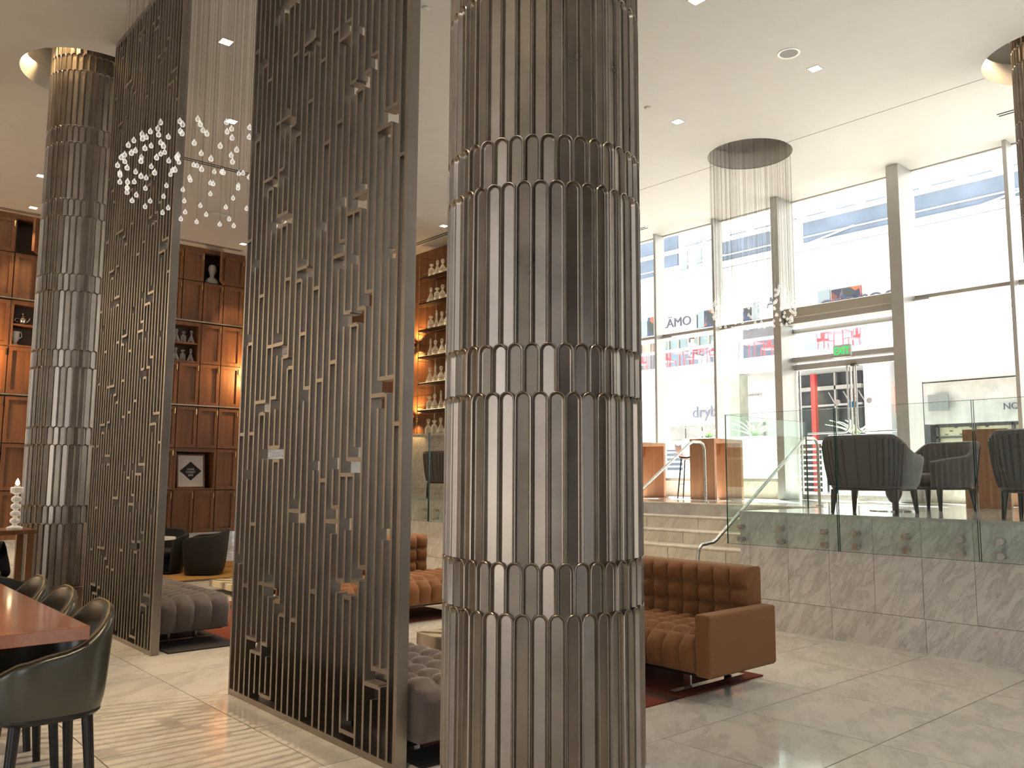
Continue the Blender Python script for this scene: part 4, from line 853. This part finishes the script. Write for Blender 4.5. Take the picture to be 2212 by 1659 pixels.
def body(name, joints, bones, clothes, label, loc, rz, hair=True, zneck=1.0, group=None, pants=None, zhip=.5):
    """one continuous skinned figure; joints: name -> (x, y, z, radius)"""
    root = tag(empty(name, loc, rz), label, 'person', group)
    me = bpy.data.meshes.new('body'); names = list(joints)
    me.from_pydata([joints[n][:3] for n in names], [(names.index(a), names.index(b)) for a, b in bones], []); me.update()
    ob = bpy.data.objects.new('tmp_body', me); C.objects.link(ob); sk_ = ob.modifiers.new('skin', 'SKIN')
    for n, sv in zip(names, me.skin_vertices[0].data): sv.radius = (joints[n][3],)*2; sv.use_root = (n == 'pelvis')
    ss = ob.modifiers.new('sub', 'SUBSURF'); ss.levels = 2
    dg = bpy.context.evaluated_depsgraph_get(); nm = bpy.data.meshes.new_from_object(ob.evaluated_get(dg)); bpy.data.objects.remove(ob)
    nm.materials.clear(); nm.materials.append(clothes); nm.materials.append(SKIN); nm.materials.append(pants or clothes)
    hx = [joints[n] for n in names if n.startswith('hand') or n.startswith('finger') or n.startswith('thumb')]
    for p in nm.polygons:
        c = p.center
        p.material_index = 1 if (c.z > zneck or any((Vector(h[:3])-c).length < .055 for h in hx)) else (2 if c.z < zhip else 0)
    nm.shade_smooth(); b = link('body', nm, None, root)
    hd_ = joints['head']
    if hair:
        hr = MB().lathe([(.105, -.06), (.118, 0), (.112, .06), (.08, .11), (.03, .132), (.002, .135)], 18, (hd_[0]+.022, hd_[1], hd_[2]+.01)).build('hair', HAIR, root, smooth=60)
    if hair == 'long': MB().lathe([(.125, -.22), (.135, -.15), (.128, -.04), (.118, .03)], 18, (hd_[0]+.035, hd_[1], hd_[2]+.01)).build('hair_length', HAIR, root, smooth=60)
    for s in (-1, 1):
        MB().lathe([(.002, -.012), (.011, 0), (.002, .012)], 8, (hd_[0]-.088, hd_[1]+s*.034, hd_[2]+.005)).build('eye', INK, root)
        MB().lathe([(.004, -.03), (.014, -.01), (.016, .012), (.004, .03)], 8, (hd_[0]+.005, hd_[1]+s*.098, hd_[2]-.005)).build('ear', SKIN, root, smooth=60)
    MB().prism([(hd_[2]+.01, hd_[0]-.085), (hd_[2]-.03, hd_[0]-.118), (hd_[2]-.035, hd_[0]-.085)], 1, hd_[1]-.011, hd_[1]+.011)
    n_ = MB(); n_.v = [(hd_[0]-.085, hd_[1]-.01, hd_[2]+.012), (hd_[0]-.085, hd_[1]+.01, hd_[2]+.012), (hd_[0]-.122, hd_[1], hd_[2]-.03), (hd_[0]-.085, hd_[1]-.016, hd_[2]-.036), (hd_[0]-.085, hd_[1]+.016, hd_[2]-.036)]
    n_.f = [(0, 1, 2), (0, 2, 3), (1, 4, 2), (3, 2, 4), (0, 3, 4, 1)]; n_.build('nose', SKIN, root)
    MB().box(hd_[0]-.099, hd_[0]-.085, hd_[1]-.022, hd_[1]+.022, hd_[2]-.062, hd_[2]-.055).build('mouth', plain('lip', (.32, .12, .10), .5), root)
    return root
def seated(seat=.46, lean=0):
    J = {'pelvis': (0, 0, seat+.09, .125), 'waist': (.0+lean*.2, 0, seat+.24, .115), 'chest': (.01+lean*.6, 0, seat+.43, .135), 'neckb': (.0+lean*.9, 0, seat+.56, .065), 'neck': (-.01+lean, 0, seat+.62, .052), 'head': (-.02+lean*1.1, 0, seat+.75, .105), 'crown': (-.01+lean*1.15, 0, seat+.83, .075)}
    B = [('pelvis', 'waist'), ('waist', 'chest'), ('chest', 'neckb'), ('neckb', 'neck'), ('neck', 'head'), ('head', 'crown')]
    for s, t in ((-1, 'l'), (1, 'r')):
        J['hip'+t] = (-.03, s*.09, seat+.07, .088); J['knee'+t] = (-.43, s*.11, seat+.03, .062); J['ankle'+t] = (-.42, s*.11, .09, .042); J['toe'+t] = (-.57, s*.115, .035, .036)
        J['sho'+t] = (lean*.8, s*.17, seat+.50, .062); J['elb'+t] = (-.06+lean*.5, s*.23, seat+.25, .045); J['wri'+t] = (-.28, s*.17, seat+.20, .030); J['hand'+t] = (-.34, s*.155, seat+.195, .030)
        B += [('pelvis', 'hip'+t), ('hip'+t, 'knee'+t), ('knee'+t, 'ankle'+t), ('ankle'+t, 'toe'+t), ('chest', 'sho'+t), ('sho'+t, 'elb'+t), ('elb'+t, 'wri'+t), ('wri'+t, 'hand'+t)]
        for k in range(4):
            J['finger%s%d' % (t, k)] = (-.385, s*.155+(k-1.5)*.018, seat+.19, .0085); J['fingertip%s%d' % (t, k)] = (-.425+.006*abs(k-1.4), s*.155+(k-1.5)*.019, seat+.175, .0075); B += [('hand'+t, 'finger%s%d' % (t, k)), ('finger%s%d' % (t, k), 'fingertip%s%d' % (t, k))]
        J['thumb'+t] = (-.36, s*.155-s*.045, seat+.20, .0095); B.append(('hand'+t, 'thumb'+t))
    return J, B
J, B = seated(.44)
body('person', J, B, CLOTHK, 'dark-haired person in black seated at the far left edge', (1.50, 9.1, 0), -1.9, 'long', 1.02)
gc = copy_tree(b1); place(gc, (1.53, 9.12, 0), -1.9); gc['label'] = 'black tub chair under the seated guest at the left edge'
gc.scale = (1, 1, 1)
# ------------------------------------------------------------------ the plaza and the building across it
FX = 24.0
pv = tag(MB().box(XG+.1, 70, -40, 60, 1.0, 1.2).build('ground', PAVE), kind='structure')
tag(MB().box(-60, -8.2, -60, 60, -.4, -.2).build('ground_rear', PAVE), kind='structure')
mb = tag(empty('mall_building', (FX, 12, 1.2)), 'white mall building with an upper balcony across the plaza', 'building')
def ex_box(name, mat, x0, x1, y0, y1, z0, z1, parent=mb, bevel=0):
    l = parent.location; return MB().box(x0-l[0], x1-l[0], y0-l[1], y1-l[1], z0-l[2], z1-l[2]).build(name, mat, parent, bevel=bevel)
ex_box('ground_wall', EXWHITE, 26, 26.4, -12, 40, 1.2, 5.05); ex_box('balcony_slab', EXWHITE, FX, 30, -12, 40, 5.05, 5.56)
ex_box('balcony_back_wall', EXWHITE, 28, 28.4, -12, 40, 5.56, 8.6); ex_box('fascia', EXWHITE, FX+.0, FX+.6, -12, 40, 6.64, 6.80); ex_box('sign_band', EXWHITE, FX+.1, FX+.5, -12, 40, 6.8, 8.75)
ex_box('roof_beam', EXWHITE, FX-.05, FX+.1, -12, 40, 8.76, 8.98); ex_box('roof_beam', EXWHITE, FX-.05, FX+.1, -12, 40, 9.66, 9.80); ex_box('upper_wall', EXWHITE, FX+.1, FX+.6, -12, 40, 8.75, 14)
for y0, y1 in ((5, 9.93), (10.7, 13.4), (14.6, 16.6)): ex_box('glazing', EXBLUE, FX+.02, FX+.1, y0, y1, 9.0, 9.66)
for y0, y1, z0 in ((19.4, 21.5, 9.0), (18.32, 18.95, 9.2)): ex_box('glazing', EXBLUE, FX+.02, FX+.1, y0, y1, z0, 10.34)
ex_box('louvre', plain('louvre_grey', (.30, .34, .38), .5), FX+.02, FX+.1, 17.3, 17.5, 9.0, 10.0); ex_box('louvre', MATS['louvre_grey'], FX+.02, FX+.1, 17.9, 18.2, 9.0, 9.8)
for k in range(14): ex_box('gutter_bracket', EXBLUE, FX-.07, FX-.05, 5+k*.95, 5.6+k*.95, 9.81, 9.84)
ex_box('gutter_line', EXBLUE, FX-.07, FX-.05, 5, 22, 8.725, 8.74)
for (a, b) in ((9.05, 9.35),): ex_box('rail_line', EXWHITE, FX-.03, FX+.0, -12, 40, 9.16, 9.20)
for y in (7.9, 12.9, 17.5): MB().tube([(-.04, y-12-1.2, 8.0), (-.04, y-12+1.2, 7.6)], .03, 6).build('brace', EXWHITE, mb)
# balcony openings, glass and rail
for (y0, y1, mt) in ((16.95, 18.93, EXTEAL), (14.0, 15.68, EXDARK), (19.5, 21.5, EXBROWN), (11.7, 13.5, EXBLUE)): ex_box('window', mt, 27.85, 28.0, y0*1.16, y1*1.16, 5.6, 7.7)
for k in range(9): ex_box('window_post', EXBROWN, 27.8, 27.85, 19.7+k*.5, 19.77+k*.5, 5.6, 7.7)
for k in range(22): ex_box('balcony_glass', pane('balcony_glass', (.80, .86, .94), .7) if k == 0 else MATS['balcony_glass'], FX+.02, FX+.04, 4+k*.95, 4.93+k*.95, 5.57, 6.10)
ex_box('balcony_rail', EXWHITE, FX-.02, FX+.08, -12, 40, 6.10, 6.19)
# signs
def sign(name, body_, size, mat, y, z, label, x=FX+.04, sx=1.0, back=None):
    o = tag(empty(name, (x, y, z)), label, 'sign')
    if back: MB().box(.0, .04, -back[0]/2, back[0]/2, back[1], back[2]).build('board', back[3], o)
    t = text(body_, 'lettering', size, mat, o, (-.02, 0, 0), '-X', ext=.02); t.scale = (sx, 1, 1); return o
SLATE = plain('slate_letters', (.08, .075, .11), .5)
sign('cinema_sign', '.ÄMO', .46, SLATE, 18.36, 7.0, 'white sign with slate letters AMO above the balcony', back=(1.6, -.35, .75, EXWHITE), sx=1.05)
sign('cinema_sign', 'A', .5, SLATE, 14.6, 7.12, 'single slate letter A sign fragment beside the door post', back=(.9, -.3, .6, EXWHITE))
sign('serif_sign', 'otoroc', .62, SLATE, 11.75, 6.78, 'row of large dark letter tops above the door canopy', sx=1.35)
sign('salon_sign', 'dryb', .60, plain('pale_blue_letters', (.30, .32, .42), .6), 18.62, 3.86, 'pale blue lettering dryb on the white shop wall', 25.9)
sign('shop_sign', 'NO', .24, SLATE, 7.7, 3.42, 'dark letters NO on the concrete shop front', FX-.1)
sign('brand_sign', 'BANKSHAY', .12, plain('faint_letters', (.45, .43, .43), .6), 16.5, 4.5, 'faint lettering on a white shop poster behind the door post', 25.9)
for k, (y0, y1, z0, z1, lab) in enumerate(((16.83, 17.22, 6.8, 7.4, 'colourful film poster right of the AMO sign'), (15.37, 15.68, 6.82, 7.25, 'film poster with an orange figure left of the door post'), (11.6, 12.55, 6.9, 7.36, 'dark film poster above the door canopy'), (18.0-.5, 17.75, 6.85, 7.3, 'narrow film poster beside the AMO sign'), (19.5, 19.75, 6.8, 7.5, 'film poster beside the left window mullion'))):
    po = tag(empty('film_poster', (FX+.05, (y0+y1)/2, z0)), lab, 'poster', 'film posters on the sign band'); MB().box(0, .03, -(y1-y0)/2, (y1-y0)/2, 0, z1-z0).build('sheet', POSTER, po); MB().box(.03, .04, -(y1-y0)/2-.03, (y1-y0)/2+.03, -.03, z1-z0+.03).build('poster_frame', EXGREY, po)
for (y0, y1) in ((17.24, 17.5), (12.6, 13.0), (19.78, 20.1), (15.0, 15.3)): ex_box('blank_panel', plain('panel_grey', (.26, .30, .32), .5) if 'panel_grey' not in MATS else MATS['panel_grey'], FX+.05, FX+.1, y0, y1, 6.82, 7.4)
# shop fronts at plaza level
ex_box('shop_window', EXGREY, 25.85, 26, 19.495, 20.195, 3.054, 3.56); ex_box('shop_window', EXGREY, 25.85, 26, 18.741, 19.441, 3.054, 3.56); ex_box('shop_window', EXGREY, 25.85, 26, 17.987, 18.687, 3.054, 3.56); ex_box('shop_window', EXGREY, 25.85, 26, 16.156, 16.91, 2.893, 3.56)
ex_box('shop_window', EXBLUE, 25.85, 26, 19.495, 20.895, 1.923, 2.677); ex_box('shop_window', EXBLUE, 25.85, 26, 16.049, 16.91, 1.923, 2.785)
ex_box('open_shop', EXDARK, 25.8, 25.95, 12.577, 14.781, 1.2, 5.04); ex_box('soffit_duct', EXGREY, 25.6, 25.8, 12.48, 14.667, 4.48, 4.608); ex_box('truss_bar', EXGREY, 25.6, 25.7, 12.48, 14.667, 3.947, 4.011); ex_box('truss_bar', EXGREY, 25.6, 25.7, 13.333, 13.387, 3.093, 5.04)
for q in range(4): MB().tube([(1.65, -.2+q*.5, 2.66), (1.65, .1+q*.5, 3.2)], .02, 6).build('truss_brace', EXGREY, mb)
ex_box('white_column', EXWHITE, FX, FX+.7, 10.85, 11.62, 1.2, 5.05); ex_box('red_post', RED, FX+.2, FX+.36, 13.28, 13.42, 1.2, 4.85); ex_box('concrete_column', plain('mossy_concrete', (.42, .45, .36), .9, 0, .15, 4), FX-.3, FX+.2, 15.66, 16.04, 1.2, 5.0)
ex_box('orange_screen', ORANGE, FX+.3, FX+.4, 10.4, 10.86, 3.5, 4.3); ex_box('dark_kiosk', EXDARK, FX+.4, FX+.8, 9.95, 10.86, 1.2, 4.6)
sf = tag(empty('concrete_shop', (FX, 7.8, 1.2)), 'pale concrete shop front with a grey square sign', 'building')
ex_box('concrete_wall', EXGREY, FX, FX+.4, 4.0, 9.93, 3.12, 4.26, sf); ex_box('window_bay', plain('pale_display', (.55, .52, .34), .6, 0, .2, 2), FX+.3, FX+.4, 4.0, 9.73, 1.9, 3.1, sf); ex_box('canopy', EXWHITE, FX-.5, FX+2, 3, 9.93, 4.30, 5.05, sf)
for k in range(6): ex_box('window_bar', EXDARK, FX+.22, FX+.3, 9.66-k*.95, 9.73-k*.95, 1.9, 3.1, sf)
ex_box('window_bar', EXDARK, FX+.22, FX+.3, 4.0, 9.73, 2.74, 2.79, sf); ex_box('window_bar', EXDARK, FX+.22, FX+.3, 4.0, 9.73, 3.04, 3.12, sf)
for k in range(11): ex_box('displayed_glasses', EXDARK, FX+.27, FX+.3, 9.45-.13*k, 9.52-.13*k, 2.83+.09*(k % 3), 2.855+.09*(k % 3), sf)
ex_box('square_sign', plain('sign_grey', (.20, .21, .20), .6), FX-.25, FX-.2, 9.185, 9.715, 3.465, 3.91, sf)
# white outdoor stair, patio railings, planters
ws = tag(empty('outdoor_stair', (FX-1, 20, 1.2)), 'white outdoor stair rail seen at the column edge', 'stairs')
MB().tube([(0, 1.2, 3.3), (0, -.9, 2.0)], .04, 8).build('top_rail', EXWHITE, ws); MB().tube([(0, 1.2, 2.3), (0, -.9, 1.0)], .06, 8).build('stringer', EXWHITE, ws)
MB().box(-.05, .05, -.95, -.85, 0, 2.0).build('newel', EXWHITE, ws)
for k in range(9): MB().tube([(0, 1.2-.26*k, 3.3-.16*k), (0, 1.2-.26*k, 2.3-.16*k)], .012, 6).build('baluster', EXWHITE, ws)
for (y0, y1, lab) in ((8.2, 12.4, 'white horizontal bar patio railing left of the doors'), (2.5, 5.6, 'white horizontal bar patio railing right of the doors')):
    pr2 = tag(empty('patio_railing', (15.2, (y0+y1)/2, 1.2)), lab, 'railing', 'patio railings'); h_ = (y1-y0)/2
    for k in range(9): MB().box(-.015, .015, -h_, h_, .12+k*.105, .155+k*.105).build('bar', EXWHITE, pr2)
    MB().box(-.04, .04, -h_, h_, 1.08, 1.14).build('top_rail', EXWHITE, pr2)
    for k in range(4): MB().box(-.03, .03, -h_+k*h_*2/3-.03, -h_+k*h_*2/3+.03, 0, 1.08).build('post', EXWHITE, pr2)
def agave(x, y, z, label, s=1.0):
    o = tag(empty('planter', (x, y, 1.2)), label, 'plant', 'agaves in white planters'); MB().box(-.5*s, .5*s, -.5*s, .5*s, 0, z-1.2).build('planter_box', EXWHITE, o, bevel=.03)
    rn = random.Random(x*7+y)
    for k in range(14):
        t = k*2.4; L_ = (.55+.25*rn.random())*s; e = .5+.6*rn.random(); rows = []
        for q in range(5):
            f = q/4; r = L_*f*math.cos(e*(1-f*.4)); zz = L_*f*math.sin(e*(1-f*.4)); wd_ = .055*s*(1-f)**.6+.002
            rows.append([(r*math.cos(t)-wd_*math.sin(t), r*math.sin(t)+wd_*math.cos(t), z-1.2+zz), (r*math.cos(t), r*math.sin(t), z-1.2+zz-.02*s), (r*math.cos(t)+wd_*math.sin(t), r*math.sin(t)-wd_*math.cos(t), z-1.2+zz)])
        MB().grid(rows).build('leaf', LEAF, o, smooth=60)
agave(18.2, 11.62, 2.62, 'agave in a white planter behind the wooden high desk'); agave(18.2, 9.03, 2.58, 'agave in a white planter seen through the double doors', .9); agave(18.2, 12.95, 2.62, 'agave in a white planter left of the concrete column')
# balcony chairs, tables and two diners
def redchair(loc, rz, label):
    o = tag(empty('balcony_chair', loc, rz), label, 'chair', 'red metal balcony chairs'); MB().box(-.2, .2, -.2, .2, .43, .46).build('seat', RED, o, bevel=.01)
    MB().box(.18, .205, -.19, .19, .46, .58).build('backrest', RED, o); MB().tube([(.19, -.2, .46), (.22, -.2, .82), (.22, .2, .82), (.19, .2, .46)], .014, 6).build('back_frame', RED, o); MB().box(.195, .21, -.07, .07, .58, .82).build('back_splat', RED, o)
    for a in (-1, 1):
        for b in (-1, 1): MB().cyl((a*.17, b*.17, .43), (a*.21, b*.21, 0), .016, None, 6).build('leg', RED, o)
    return o
def redtable(loc, label):
    o = tag(empty('balcony_table', loc), label, 'table', 'red metal balcony tables'); MB().box(-.35, .35, -.35, .35, .70, .73).build('table_top', RED, o)
    for a in (-1, 1):
        for b in (-1, 1): MB().cyl((a*.3, b*.3, .70), (a*.33, b*.33, 0), .016, None, 6).build('leg', RED, o)
for k, (y, rz, lab) in enumerate(((19.76, 1.2, 'red metal chair at the left end of the middle window bay'), (18.71, -1.5, 'red metal chair under the seated diner in grey'), (17.60, 1.5, 'red metal chair under the diner in pale blue'), (15.55, .3, 'red metal chair left of the thick door post'), (21.08, .8, 'red metal chair seen beside the column edge'), (13.44, 1.0, 'red metal chair above the EXIT sign, left one'), (12.60, -.6, 'red metal chair above the EXIT sign, right one'))):
    redchair((FX+1.3, y, 5.56), rz, lab)
for k, (y, lab) in enumerate(((19.18, 'red metal table between balcony chairs left of the diners'), (18.13, 'red metal table between the two diners'), (16.18, 'red metal table beside the thick door post'), (13.02, 'red metal table above the EXIT sign'))): redtable((FX+1.3, y, 5.56), lab)
J, B = seated(.46, -.03)
body('person', J, B, SHIRTG, 'seated balcony diner in a grey shirt', (FX+1.3, 18.71, 5.56), PI/2, True, 1.06, 'balcony diners', EXWHITE)
body('person', J, B, SHIRTB, 'seated balcony diner in pale blue leaning over the table', (FX+1.3, 17.6, 5.56), -PI/2, True, 1.06, 'balcony diners', EXWHITE)
